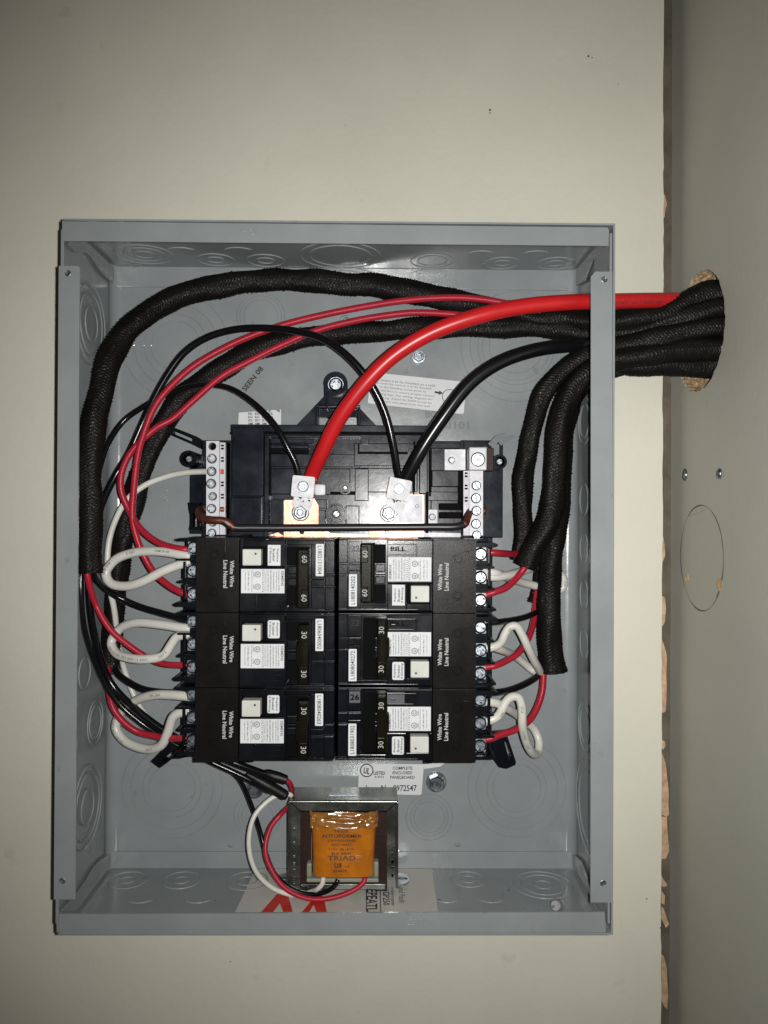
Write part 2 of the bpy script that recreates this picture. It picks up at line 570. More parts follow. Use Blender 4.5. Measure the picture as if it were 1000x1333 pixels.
# fasteners ------------------------------------------------------------------
def star(r, w, n=4, rot=0.):
    """outline of a cross or a slot"""
    pts = []
    for k in range(n):
        a = rot + k * 2 * math.pi / n
        ca, sa = math.cos(a), math.sin(a)
        pts += [(ca * r + sa * w, sa * r - ca * w), (ca * r - sa * w, sa * r + ca * w)]
        b = a + math.pi / n
        if n == 4: pts.append((math.cos(b) * w * 1.45, math.sin(b) * w * 1.45))
    return pts
def screw_head(bm, c, N, r, kind='cross', rot=.4, h=1.6, washer=0.):
    U, V, N = frame(N)
    if washer:
        cyl(bm, c - N * .6, N, washer, .9, 26, .25)
    lathe(bm, c, N, [(0, 0), (r, 0), (r, h * .22), (r * .97, h * .42), (r * .90, h * .64), (r * .81, h * .83), (r * .71, h * .94), (r * .70, h * .86), (r * .28, -h * .2), (0, -h * 1.2)], 26)
    hole = star(r * .62, r * .17, 4, rot)
    if kind == 'slot':
        a = rot
        ca, sa = math.cos(a), math.sin(a); L, W = r * .66, r * .16
        hole = [(ca * L - sa * W, sa * L + ca * W), (-ca * L - sa * W, -sa * L + ca * W), (-ca * L + sa * W, -sa * L - ca * W), (ca * L + sa * W, sa * L - ca * W)]
    if kind == 'combo':
        ca, sa = math.cos(rot), math.sin(rot); w_ = r * .16; L = r * .66; l2 = r * .50
        q = [(L, -w_), (L, w_), (w_, w_), (w_, l2), (-w_, l2), (-w_, w_), (-L, w_), (-L, -w_), (-w_, -w_), (-w_, -l2), (w_, -l2), (w_, -w_)]
        hole = [(x * ca - y * sa, x * sa + y * ca) for x, y in q]
    if kind == 'hex': hole = circ(0, 0, r * .45, 6, rot)
    solid(bm, circ(0, 0, r * .72, 26), [hole], c + N * (h * .80), U, V, N, h * .18)
def screw_p(px, py, rp, y, kind='cross', rot=.4, washer=0., h=1.6):
    bm = BM()
    screw_head(bm, P(px, py, y - h), YN, rp * K(y), kind, rot, h, washer * K(y))
    for v in bm.verts: v.co.y += h
    return bm
def hexbolt_p(px, py, rp, y, h=4.5, washer=1.25, rot=.2):
    bm = BM()
    c = P(px, py, y)
    r = rp * K(y)
    cyl(bm, c, YN, r * washer, 1.0, 28, .3)
    lathe(bm, c - Vector((0, 1, 0)), YN, [(0, 0), (r, 0), (r, h - .8), (r * .86, h), (r * .60, h), (r * .52, h - .7), (0, h - .7)], 6, rot=rot)
    return bm

# ================================================================== the walls
YW = 99.6                                   # face of the pale wall the box is fixed to
XE = P(862.5, 666, YW).x                    # its sawn right edge
XS = P(873, 666, 121).x                     # plane of the grey side wall
bm = BM()
edge = []
z = -760.
while z < 840:
    edge.append((XE + random.uniform(-.35, .35) + .25 * math.sin(z * .03), z)); z += random.uniform(5, 14)
solid(bm, [(-700, -760)] + edge + [(XE, 840), (-700, 840)], [], Vector((0, YW + 16, 0)), Vector((1, 0, 0)), Vector((0, 0, 1)), YN, 16)
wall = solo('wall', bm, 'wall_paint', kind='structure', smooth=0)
bm = BM(); box(bm, XE - 60, XS + 3, 120, 123, -760, 840)
solo('wall_behind_gap', bm, 'gap_board', kind='structure', smooth=0)

chips = [  # torn slivers along the sawn edge, outlines in photo pixels
    [(861, 248), (866, 254), (868, 266), (865, 282), (861, 291)],
    [(861, 352), (864, 353), (864.5, 372), (863.5, 386), (861, 388)],
    [(861, 690), (863, 694), (865.5, 708), (866, 724), (863.5, 731), (861, 733)],
    [(861, 776), (865.5, 777), (867, 790), (866, 808), (863, 815), (861, 815)],
    [(861, 828), (864, 838), (868, 850), (867.5, 872), (868.5, 900), (867, 926), (863, 928), (861, 926)],
    [(861, 962), (866, 966), (867, 971), (864, 976), (861, 974)],
    [(861, 978), (866, 992), (870, 1020), (871, 1060), (868, 1064), (861, 1060)],
    [(861, 1063), (868, 1064), (869, 1085), (871.5, 1108), (867, 1118), (861, 1118)],
    [(861, 1140), (866, 1148), (869, 1153), (864, 1155), (861, 1152)],
    [(861, 1160), (866, 1166), (865, 1178), (861, 1176)],
    [(861, 1180), (865, 1184), (871, 1203), (867, 1208), (861, 1196)],
    [(861, 1242), (865, 1246), (868, 1262), (870, 1290), (869, 1314), (864, 1310), (861, 1300)]]
for k, c in enumerate(chips):
    bm = BM()
    y0 = YW + 1.2 + (k % 3) * 1.1
    dense = []
    for (a, b), (a2, b2) in zip(c, c[1:] + c[:1]):
        for t in (0, .33, .66):
            j = .45 if a > 861.5 or a2 > 861.5 else 0
            dense.append((a + (a2 - a) * t + random.uniform(-j, j), b + (b2 - b) * t))
    plate_px(bm, dense, [], y0, 2.0 + (k % 2) * 3)
    part('torn_edge_splinter', bm, 'raw_wood', wall, smooth=0)
for px, py, r in ((638, 143, 1.6), (638, 147, 1.0), (766, 73, 1.5), (771, 75, .9), (805, 110, .7), (300, 1192 + 60, .8), (842, 1170, 1.), (860, 1208, 1.1), (450, 163, .6)):
    bm = BM(); cyl(bm, P(px, py, YW) + Vector((0, .02, 0)), YN, r * K(YW), .12, 7, .02, rot=px)
    part('speck', bm, 'pencil', wall)

# grey side wall, with its hole
hc = PX(916, 430, XS)
def ongrey(px, py): p = PX(px, py, XS); return (p.y, p.z)
top_, bot_, rt_ = PX(914, 351, XS), PX(914, 508, XS), PX(943, 430, XS)
hz, hr = (top_.z + bot_.z) / 2, (top_.z - bot_.z) / 2
hy = rt_.y + hr * .97
hole = [(hy + (hr + random.uniform(-1.1, .7)) * math.cos(a), hz + (hr + random.uniform(-1.1, .7)) * math.sin(a)) for a in np.linspace(0, 2 * math.pi, 90, endpoint=False)]
bm = BM()
solid(bm, [(-330, -760), (121.5, -760), (121.5, 840), (-330, 840)], [hole], Vector((XS + .9, 0, 0)), Vector((0, 1, 0)), Vector((0, 0, 1)), Vector((-1, 0, 0)), .9)
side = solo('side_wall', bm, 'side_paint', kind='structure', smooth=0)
bm = BM()
n = len(hole)
rings = []
for d in range(0, 25, 2):
    rings.append([bm.verts.new(Vector((XS + .5 + d, hy + (y - hy) * (1.004 + random.uniform(-.035, .03) * (d > 0)), hz + (z_ - hz) * (1.004 + random.uniform(-.035, .03) * (d > 0))))) for y, z_ in hole])
for A, B in zip(rings, rings[1:]):
    for k in range(n): bm.faces.new((A[k], A[(k + 1) % n], B[(k + 1) % n], B[k]))
bm.faces.new(rings[-1])
# particle-board flakes on the inner face of the hole
for k in range(420):
    a = random.uniform(0, 2 * math.pi); d = random.uniform(1, 18)
    c = Vector((XS + d, hy + (hr * .985) * math.cos(a), hz + (hr * .985) * math.sin(a)))
    nrm = Vector((0, -math.cos(a), -math.sin(a)))
    u = nrm.cross(Vector((random.uniform(-1, 1), random.uniform(-1, 1), random.uniform(-1, 1)))).normalized()
    v = nrm.cross(u)
    l, w_ = random.uniform(.5, 2.2), random.uniform(.3, .9)
    t = nrm * random.uniform(.1, 1.0)
    vs = [bm.verts.new(c + u * sx * l + v * sy * w_ + (t if sx > 0 else nrm * .1)) for sx, sy in ((-1, -1), (1, -1), (1, 1), (-1, 1))]
    bm.faces.new(vs)
part('hole_edge', bm, 'chipboard', side, 'rough particle board showing inside the drilled hole', smooth=0)

def sidedisc(px, py, rpx_v, h, seg=20, bev=.05):
    c = PX(px, py, XS)
    bm = BM()
    kk = (c - CAM).y / F
    cyl(bm, c + Vector((.05, 0, 0)), Vector((-1, 0, 0)), rpx_v * kk, h, seg, bev)
    return bm, c, kk
# pencilled circle
cc_ = PX(914, 727, XS)
ct, cb2 = PX(914, 657.5, XS), PX(914, 795, XS)
cr_ = (ct.z - cb2.z) / 2; cz_ = (ct.z + cb2.z) / 2
cy_ = (PX(888.5, 727, XS).y + PX(939.5, 727, XS).y) / 2
bm = BM()
N_ = 160
for rr, wd, a0, a1, dy in ((cr_, .45, .0, 2 * math.pi, 0), (cr_ * .985, .25, 2.75, 3.9, .5)):
    prev = None
    for k in range(N_ + 1):
        a = a0 + (a1 - a0) * k / N_
        r1 = rr + .35 * math.sin(a * 3) * .4
        wv = wd * (1 + .5 * math.sin(a * 5.3 + 1))
        q = [bm.verts.new(Vector((XS - .06, cy_ + dy + (r1 + s_ * wv) * math.cos(a), cz_ + (r1 + s_ * wv) * math.sin(a)))) for s_ in (-1, 1)]
        if prev: bm.faces.new((prev[0], prev[1], q[1], q[0]))
        prev = q
for a_, b_ in (((897, 672), (912, 667)), ((912, 667), (919, 662)), ((907, 346 + 0), (907, 353)), ((948, 348), (948, 358)), ((921, 523), (921, 529))):
    p, q = PX(*a_, XS), PX(*b_, XS)
    d = (q - p).normalized().cross(Vector((1, 0, 0))) * .14
    bm.faces.new([bm.verts.new(v - Vector((.08, 0, 0))) for v in (p - d, q - d * .4, q + d * .4, p + d)])
part('pencil_circle', bm, 'pencil', side, 'thin pencilled circle on the side wall', smooth=0)
for px, py, rv, lab in ((894.5, 752, 6.5, 'small shallow plug hole showing wood'), (937, 761, 9, 'larger plug of pale wood breaking the pencil line')):
    bm, c, kk = sidedisc(px, py, rv, .25, 11, .1)
    for v in bm.verts: v.co.y += random.uniform(-.3, .3); v.co.z += random.uniform(-.3, .3)
    part('wood_plug', bm, 'filler', side, lab)
for px, py, lab in ((892, 618, 'small bright screw in the grey side wall, nearer the corner'), (936.5, 616.5, 'small bright screw in the grey side wall, farther from the corner')):
    c = PX(px, py, XS)
    kk = (c - CAM).y / F
    bm = BM(); screw_head(bm, c, Vector((-1, .12, .1)), 7.2 * kk, 'cross', .5 + px, 1.5, 0)
    lathe(bm, c, Vector((-1, 0, 0)), [(8.2 * kk, -.2), (8.2 * kk, .2), (7 * kk, .3)], 20)
    solo('wall_screw', bm, 'zinc', lab, 'screw', 'screws in the side wall')

# ================================================================== the steel box
YB = 97.2
TF = .0
box_o = P(434, 1214, 0); box_o = Vector((0, 50, box_o.z))
enc = thing('electrical_enclosure', 'open grey steel electrical panel box fixed to the pale wall', 'electrical box', box_o)
# corners
fTL, fTR, fBL, fBR = P(79, 288.5, 0), P(797.5, 296.5, 0), P(72.5, 1214, 0), P(796.5, 1213.5, 0)
bTL, bTR, bBL, bBR = P(147.5, 347.5, YB), P(751.5, 352, YB), P(142, 1130, YB), P(747, 1129.5, YB)
xl, xr = (fTL.x + fBL.x) / 2, (fTR.x + fBR.x) / 2
BX0, BX1 = (bTL.x + bBL.x) / 2, (bTR.x + bBR.x) / 2
BZ1, BZ0 = (bTL.z + bTR.z) / 2, (bBL.z + bBR.z) / 2
FZ1, FZ0 = (fTL.z + fTR.z) / 2, (fBL.z + fBR.z) / 2
def quadplate(bm, a, b, c, d, n, t):
    vs = [bm.verts.new(v) for v in (a, b, c, d)] + [bm.verts.new(v + n * t) for v in (a, b, c, d)]
    for f in ((0, 1, 2, 3), (7, 6, 5, 4), (0, 4, 5, 1), (1, 5, 6, 2), (2, 6, 7, 3), (3, 7, 4, 0)): bm.faces.new([vs[i] for i in f])
    bmesh.ops.recalc_face_normals(bm, faces=bm.faces[:])
XR_, ZU_ = Vector((1, 0, 0)), Vector((0, 0, 1))
# back panel: one sheet whose left and right edges roll into the side walls
bm = BM()
RB = 8.0
prof = []
for k in range(7):
    a = math.pi / 2 * k / 6
    prof.append((-RB * math.sin(a) + RB * 0, RB - RB * math.cos(a)))
def sheet(bm, pl, z0, z1):
    A = [bm.verts.new((x, y, z0)) for x, y in pl]
    B = [bm.verts.new((x, y, z1)) for x, y in pl]
    for i in range(len(pl) - 1): bm.faces.new((A[i], A[i + 1], B[i + 1], B[i]))
pl = []
for k in range(9):
    a = math.pi / 2 * (1 - k / 8)
    pl.append((BX0 + RB - RB * math.sin(a), YB - RB + RB * math.cos(a)))
pr = [(BX1 + BX0 - x, y) for x, y in reversed(pl)]
outl = pl + pr
o2 = [(x, y + 1.3) if 8 < i < 9 + 0 or True else (x, y) for i, (x, y) in enumerate(outl)]
o2 = []
cx0, cx1 = BX0 + RB, BX1 - RB
for i, (x, y) in enumerate(outl):
    if i < 9: dx, dy = x - cx0, y - (YB - RB)
    else: dx, dy = x - cx1, y - (YB - RB)
    l = math.hypot(dx, dy); o2.append((x + dx / l * 1.3, y + dy / l * 1.3))
sheet(bm, outl, BZ0 - 6, BZ1 + 6)
sheet(bm, o2, BZ0 - 6, BZ1 + 6)
part('back_panel', bm, 'grey_enamel', enc, smooth=50)
# side walls (the right one has a big opening where the cables leave)
def sidepoly(xp, zlo, zhi, holes, inward, name):
    bm = BM()
    solid(bm, [(0.9, zlo), (YB - RB, zlo), (YB - RB, zhi), (0.9, zhi)], holes, Vector((xp, 0, 0)), Vector((0, 1, 0)), Vector((0, 0, 1)), Vector((-inward, 0, 0)), 1.3)
    return part(name, bm, 'grey_enamel', enc, smooth=0)
sidepoly(BX0 - .6, min(FZ0 + 1.5, BZ0), max(FZ1 - 1.5, BZ1), [], 1, 'side_panel')
ez = P(797, 437, 5).z
sidepoly(BX1 + 1.4, min(FZ0 + 1.5, BZ0), max(FZ1 - 1.5, BZ1), [circ(37, ez, 33, 40)], 1, 'side_panel')
for zz, s_, lab in ((BZ1, 1, 'end_panel'), (BZ0, -1, 'end_panel')):
    bm = BM()
    zf = (FZ1 if s_ > 0 else FZ0) + (-1.3 if s_ > 0 else 1.3)
    # the end panels run parallel to the view axis
    x0_, x1_ = min(xl + 1.5, BX0 - .55), max(xr - 1.5, BX1 + 1.35)
    quadplate(bm, Vector((x0_, .5, zz)), Vector((x1_, .5, zz)), Vector((x1_, YB, zz)), Vector((x0_, YB, zz)), ZU_ * s_, 1.3)
    # lip folded back over the back panel
    l0, l1 = (zz, P(450, 376, YB).z) if s_ > 0 else (P(450, 1108, YB).z, zz)
    box(bm, BX0 + 3, BX1 - 3, YB - 1.5, YB + .2, min(l0, l1), max(l0, l1), .4)
    part(lab, bm, 'grey_enamel', enc)
# front rim
def strip(name, px0, py0, px1, py1, y0, th, holes=(), cut=None):
    pts = [(px0, py0), (px1, py0), (px1, py1), (px0, py1)] if not isinstance(px0, list) else px0
    bm = BM(); plate_px(bm, pts, [circ(a, b, r, 18) for a, b, r in holes], y0, th)
    return bm
bm = strip('', [(84, 288), (83, 289), (82, 292), (82, 313.5), (792.5, 320), (793, 300), (791, 296), (789, 296)], 0, 0, 0, 0, 1.5)
part('front_flange', bm, 'grey_enamel', enc, smooth=0)
bm = strip('', [(77, 1190), (771, 1187.5), (787.5, 1187.5), (789, 1212), (787, 1214), (78, 1214.5), (76, 1212)], 0, 0, 0, 0, 1.5)
part('front_flange', bm, 'grey_enamel', enc, smooth=0)
bm = strip('', [(76.5, 346), (102, 346), (104, 348), (103.5, 420), (98, 1171), (70, 1171)], 0, 0, 0, -.6, 1.5, holes=((88.3, 355.5, 4.2), (81, 1147, 4.2)))
part('side_flange', bm, 'grey_enamel', enc, smooth=0)
bm = strip('', [(775, 353.5), (797.5, 353.5), (797, 1175), (769, 1175), (769.5, 360)], 0, 0, 0, -.6, 1.5, holes=((787, 363.5, 4.2), (785.5, 1150, 4.2)))
part('side_flange', bm, 'grey_enamel', enc, smooth=0)
for px, py in ((88.3, 355.5), (81, 1147), (787, 363.5), (785.5, 1150)):
    bm = BM(); c = P(px, py, 1.2)
    cyl(bm, c + Vector((0, 6, 0)), YN, 3.4, 6, 18, .2)
    lathe(bm, c, YN, [(2.5, 0), (1.9, .3), (1.6, -3)], 16)
    part('threaded_hole', bm, 'dull_zinc', enc)
# outer skin at the left and right: the wrapper's edge behind the strips
for x0, x1, zt, zb in ((fTL.x - .4, fTL.x + 1.4, P(79, 298, 1).z, P(72, 1203, 1).z), (fTR.x - 1.4, fTR.x + .3, P(797, 303, 1).z, P(797, 1203, 1).z)):
    bm = BM()
    box(bm, x0, x1, 1.2, 40, zb, zt, .5)
    part('wrapper_edge', bm, 'grey_enamel', enc)
# tapering inner faces from the rim to the back are the walls of the box, seen in perspective; corner gussets:
for pts, xp, s_ in (([(82, 314), (97, 328), (112, 329), (118, 334), (130, 353), (137, 361), (146.5, 368), (147, 349), (113, 316.5), (96, 303)], BX0 + 1.0, 1),
                    ([(76, 1190), (80, 1184), (100, 1162), (112, 1145), (122, 1128), (131, 1118), (141.5, 1112), (141.5, 1128), (97, 1186)], BX0 + 1.0, 1),
                    ([(752, 352), (752, 372), (762, 366), (768, 350), (772, 340), (782, 334), (792, 322), (789, 308)], BX1 - 1.0, -1),
                    ([(748, 1128), (748, 1112), (757, 1120), (764, 1138), (772, 1160), (785, 1182), (790, 1196)], BX1 - 1.0, -1)):
    q = [PX(a, b, xp) for a, b in pts]
    q = [(max(1.0, min(YB - 3, p.y)), max(BZ0 + .3, min(BZ1 - .3, p.z))) for p in q]
    bm = BM()
    solid(bm, q, [], Vector((xp, 0, 0)), Vector((0, 1, 0)), Vector((0, 0, 1)), Vector((s_, 0, 0)), 1.1)
    part('corner_gusset', bm, 'grey_enamel', enc, smooth=0)

# knockouts -------------------------------------------------------------
def ringset(bm, c, N, radii, wd=.55, ht=.34, gaps=(), arc=None, seg=56):
    U, V, N = frame(N, Vector((0, 0, 1)) if abs(N.z) < .9 else Vector((0, 1, 0)))
    for r in radii:
        prof = [(-wd, -.02), (-wd * .5, ht), (wd * .5, ht), (wd, -.02)]
        a0, a1 = arc if arc else (0, 2 * math.pi)
        prev = None
        full = arc is None
        rings = []
        for k in range(seg + (0 if full else 1)):
            a = a0 + (a1 - a0) * k / seg
            f = 1.0 if full else min(1, 6 * min(k, seg - k) / seg)
            d = U * math.cos(a) + V * math.sin(a)
            rings.append([bm.verts.new(c + d * (r + x) + N * (h * f if h > 0 else h)) for x, h in prof])
        m_ = len(rings)
        for k in range(m_ if full else m_ - 1):
            A, B = rings[k], rings[(k + 1) % m_]
            for i in range(3): bm.faces.new((A[i], A[i + 1], B[i + 1], B[i]))
    # the small ties that hold a knockout
    for a in gaps:
        for r in radii:
            d = U * math.cos(a) + V * math.sin(a)
            p = c + d * r
            q = bmesh.ops.create_icosphere(bm, subdivisions=1, radius=.5)
            bmesh.ops.translate(bm, vec=p + N * .1, verts=q['verts'])
def knock(px, py, radii_px, plane, wd=.55, ht=.34, arc=None, gaps=(0, math.pi / 2, math.pi, 3 * math.pi / 2)):
    bm = BM()
    if plane == 'back':
        c = P(px, py, YB - .1); N = YN; k = K(YB)
    elif plane in ('top', 'bottom'):
        zz = BZ1 if plane == 'top' else BZ0
        c = PZ(px, py, zz); N = Vector((0, 0, -1 if plane == 'top' else 1)); k = (c.y - CAM.y) / F
    else:
        xx = BX0 + .7 if plane == 'left' else BX1 + .1
        c = PX(px, py, xx); N = Vector((1 if plane == 'left' else -1, 0, 0)); k = (c.y - CAM.y) / F
    ringset(bm, c, N, [r * k for r in radii_px], wd, ht, gaps, arc)
    part('knockout', bm, 'grey_enamel', enc)
for a in ((229, 450, [32, 41, 54, 68]), (339.5, 412, [22, 27, 31]), (672, 451, [35, 44, 50, 60, 72]), (224, 1026, [30, 38, 53, 65]), (335, 1062, [20, 25, 30]),
          (559, 1064, [20, 24.5, 30]), (673, 1026, [31, 38.5, 53, 64]), (563, 416, [20, 25, 30])):
    knock(*a, 'back', .36, .32)
for a in ((188, 331, [37, 26, 13]), (281, 338, [23.5, 11]), (346, 339, [24, 11]), (443, 333, [52, 40]), (563, 340, [28, 19]), (654, 342, [23, 10.5]), (723, 342.5, [24, 11])):
    knock(*a, 'top', .75, .6)
for px, py, r in ((238, 324, 21), (312, 324, 21), (625, 328, 20), (696, 328, 20)):
    knock(px, py + 5, [r], 'top', .75, .6, arc=(math.radians(205), math.radians(335)), gaps=())
for a in ((166, 1146, [24, 9]), (236.5, 1146, [24, 9.5]), (322, 1147, [26, 12]), (610, 1145, [22, 9.5]), (707, 1152, [38, 28, 11])):
    knock(*a, 'bottom', .75, .6)
for px, py, r in ((185, 1170, 20), (260, 1170, 20), (638, 1170, 19), (581, 1171, 17)):
    knock(px, py - 4, [r], 'bottom', .75, .6, arc=(math.radians(205), math.radians(335)), gaps=())
for a in ((119, 422, [51, 40, 22]), (110, 876, [20]), (124, 940, [28, 21]), (114, 1050, [52, 42, 22]), (118, 560, [28, 20]), (116, 660, [24])):
    knock(*a, 'left', .8, .65)
for a in ((761, 548, [30, 22]), (760.5, 650, [20]), (760.5, 714, [19]), (760.5, 774, [19]), (760.5, 838, [19]), (762, 945, [33, 24]), (766, 1050, [60, 46])):
    knock(*a, 'right', .8, .65)
# small pressed dimples and tabs
for px, py, r in ((519, 1115, 8), (300, 1101, 3.5), (596, 1100, 3.5)):
    bm = BM(); cylp(bm, px, py, r * .55, YB - 1.2, YB, 20, .5, rback=r)
    part('pressed_dimple', bm, 'grey_enamel', enc)
for px, py, r, h, lab in ((568, 1018, 10.5, 5, None), (331, 1027, 10, 4.5, None), (545, 465, 7.2, 3.5, None), (450, 419, 7.2, 3.5, None)):
    part('hex_bolt', hexbolt_p(px, py, r, YB - .2, h, rot=px), 'zinc', enc)
bm = BM(); cylp(bm, 447, 335.5, 3, 70, 72, 12)
# pressed lettering
def ptext(name, s, px, py, wpx, hpx, y, m, parent, ang=0., bold=.012, lift=.05):
    bm = BM()
    ca, sa = math.cos(math.radians(ang)), math.sin(math.radians(ang))
    U, V = Vector((ca, 0, sa)), Vector((-sa, 0, ca))
    lines = s.split('\n')
    k = K(y)
    lh = hpx * k / (len(lines) + (len(lines) - 1) * .45)
    tot = max(len(l) for l in lines)
    c0 = P(px, py, y)
    for i, l in enumerate(lines):
        if not l.strip(): continue
        g = glyphs(l, bold)
        gw = wpx * k * len(l.strip()) / tot
        off = ((len(lines) - 1) / 2 - i) * lh * 1.45
        text(bm, l, c0 + V * off + Vector((0, -lift, 0)), U, V, gw, lh, bold)
    return part(name, bm, m, parent, smooth=0)
def relief(s, px, py, wpx, hpx, y, ang=0., thick=.25, m='grey_enamel'):
    bm = BM()
    ca, sa = math.cos(math.radians(ang)), math.sin(math.radians(ang))
    k = K(y)
    v, f, sz = glyphs(s, .022)
    c = P(px, py, y)
    U, V = Vector((ca, 0, sa)), Vector((-sa, 0, ca))
    a = [bm.verts.new(c + U * (x / sz[0] * wpx * k) + V * (z_ / sz[1] * hpx * k) - Vector((0, thick, 0))) for x, z_ in v]
    fs = [bm.faces.new([a[i] for i in t]) for t in f]
    r = bmesh.ops.extrude_face_region(bm, geom=fs)
    bmesh.ops.translate(bm, vec=Vector((0, thick + .1, 0)), verts=[g for g in r['geom'] if isinstance(g, bmesh.types.BMVert)])
    bmesh.ops.recalc_face_normals(bm, faces=bm.faces[:])
    part('stamped_lettering', bm, m, enc, smooth=0)
relief('FRONT', 330, 301, 42, 8, 0, thick=.55)
relief('FRONT', 552, 1201, 42, 8, 0, 180, thick=.55)
relief('180101', 588, 553.5, 46, 10.5, YB, thick=.3, m='stamp_shade')  # stamped figures, their shadow painted as a darker grey
relief('BG 123', 572, 539.5, 36, 9, YB, thick=.3, m='stamp_shade')
relief('LINE', 355, 530, 44, 13, YB, thick=.45)
ptext('ink_stamp', 'SEEN 08', 329, 493, 38, 7.2, YB - .1, 'print_black', enc, ang=52, bold=.03)

# paper labels on the box
def label_px(pts, y, name='sticker', m='label_paper', lab=None, parent=None, th=.12):
    bm = BM(); plate_px(bm, pts, [], y - th, th)
    return part(name, bm, m, parent or enc, lab, smooth=0)
st = label_px([(484, 484.5), (605, 497), (607, 499), (604, 537), (602, 539), (480, 525), (479, 523), (483, 486)], YB - .05, lab='white instruction sticker set at a slight tilt')
ptext('lettering', 'This device is to be mounted on a solid\nground the neutral is to be bonded\nin the bonding screw prior to\nfitting the box to ensure proper contact\nin wiring lugs. See wiring diagram for\nground lug. Adjust kit 500M it may be\nused in the unit away from the wall', 524.5, 511.5, 84, 31, YB - .2, 'print_grey', st, ang=-6, bold=.0)
bm = BM(); plate_px(bm, [(566, 509), (572, 510), (572, 508), (577, 512), (571, 514), (571, 512.5), (566, 511.5)], [], YB - .3, .06)
part('printed_arrow', bm, 'print_black', st, smooth=0)
bm = BM(); plate_px(bm, circ(585, 516, 9.5, 20), [circ(585, 516, 8.6, 20)], YB - .3, .06)
part('printed_circle', bm, 'print_grey', st, smooth=0)
st = label_px([(468, 994), (552, 995), (549, 1033), (547, 1035), (466, 1033)], YB - .05, lab='white certification sticker below the breakers')
ptext('lettering', 'LISTED', 494, 1006.5, 15, 4.6, YB - .2, 'print_black', st, bold=.03)
ptext('lettering', '818753', 494, 1011.5, 12, 3, YB - .2, 'print_black', st)
ptext('lettering', 'COMPLETE\nENCLOSED\nPANELBOARD', 524, 1006, 32, 16, YB - .2, 'print_black', st, bold=.02)
ptext('lettering', 'Issue No. 9972547', 509.5, 1026, 66, 8, YB - .2, 'print_black', st, bold=.015)
ptext('lettering', 'UL', 477.5, 1003.5, 8, 8, YB - .2, 'print_black', st, bold=.035, ang=-12)
bm = BM(); plate_px(bm, circ(477.5, 1003, 8.8, 30), [circ(477.5, 1003, 7.4, 30)], YB - .3, .06); part('lettering', bm, 'print_black', st, smooth=0)
st = label_px([(311, 537), (366, 533), (366, 556), (310, 556)], YB - .05, lab='small white data sticker with tiny boxes of text')
for k in range(4):
    ptext('lettering', 'EE\nEG\nID\nIM', 326 + k * 9, 545, 5.5, 16, YB - .2, 'print_grey', st, bold=.02, ang=3)
# torn paper strip under the breakers
label_px([(552, 993), (580, 993), (573, 998), (560, 1000), (552, 1001)], YB - .05, lab='torn end of a sticker')

# printed sheet lying on the floor of the box
FZ = BZ0 + .25
def pz(a, b, z): p = PZ(a, b, z); return (p.x, p.y)
def floor_poly(bm, pts, z, th=.15):
    q = [pz(a, b, z) for a, b in pts]
    q = [(x, max(1.6, min(YB - 1.6, y))) for x, y in q]
    solid(bm, q, [], Vector((0, 0, z - th)), Vector((1, 0, 0)), Vector((0, 1, 0)), Vector((0, 0, 1)), th)
bm = BM(); floor_poly(bm, [(333, 1131), (562, 1131), (571.5, 1196), (302, 1196)], FZ)
fl = solo('printed_sheet', bm, 'floor_label', 'white printed sheet with red zigzag lying on the box floor under the transformer', 'label', smooth=0)
bm = BM()
for pts in ([(335, 1193), (360.5, 1164), (375, 1165), (383, 1193), (371, 1193), (364.5, 1176), (351, 1193)], [(388, 1193), (413, 1164), (421, 1167), (427, 1193), (414, 1193), (408.5, 1178), (399, 1193)]):
    floor_poly(bm, pts, FZ + .08, .04)
part('red_print', bm, 'print_red', fl, 'large red zigzag strokes', smooth=0)
def ftext(s, px, py, wmm, hmm, rot=-90, m='print_black', bold=.02):
    bm = BM(); c = PZ(px, py, FZ + .1); a = math.radians(rot)
    text(bm, s, c, Vector((math.cos(a), math.sin(a), 0)), Vector((-math.sin(a), math.cos(a), 0)), wmm, hmm, bold)
    part('lettering', bm, m, fl, smooth=0)
ftext('REPEATURE', 484, 1175, 52, 8)
for a, b, c_, d in ((476, 1150, 477, 1196), (494, 1150, 495.5, 1196)):
    bm = BM(); floor_poly(bm, [(a, b), (a + 1.2, b), (c_ + 1.2, d), (c_, d)], FZ + .08, .04)
    part('printed_rule', bm, 'print_black', fl, smooth=0)
ftext('MGP250', 503, 1167, 26, 5.0)
ftext('Interrupter', 511, 1168, 26, 3.6, m='print_grey')
ftext('Ground Fault', 523, 1160, 36, 4.6, bold=.0)

for px, py, r in ((280, 1172, .9), (186, 1143, .6), (572, 1172, 1.5), (663, 1158, 1.0), (655, 1164, .8), (660, 1149, .6), (752, 1165, .6), (300, 1150, .5)):
    bm = BM(); q = PZ(px, py, BZ0 + .5); r_ = bmesh.ops.create_icosphere(bm, subdivisions=1, radius=r * .6)
    for v in bm.verts: v.co = Vector((v.co.x * 1.5, v.co.y, v.co.z)) * random.uniform(.7, 1.2) + q
    part('crumb', bm, 'pencil', enc)
# loose screw lying on the floor of the box
bm = BM()
c = PZ(726, 1178, BZ0 + 3.5)
ax = Vector((-.45, -.75, .25)).normalized()
screw_head(bm, c + ax * 2, ax, 4.3, 'slot', .6, 3.2)
lathe(bm, c - ax * 9, ax, [(0, 0), (2.0, .6)] + [(2.35 if k % 2 else 1.9, .6 + k * .52) for k in range(20)] + [(2.2, 11.2)], 16)
solo('loose_screw', bm, 'tin_plate', 'loose zinc screw lying in the bottom right corner of the box', 'screw')

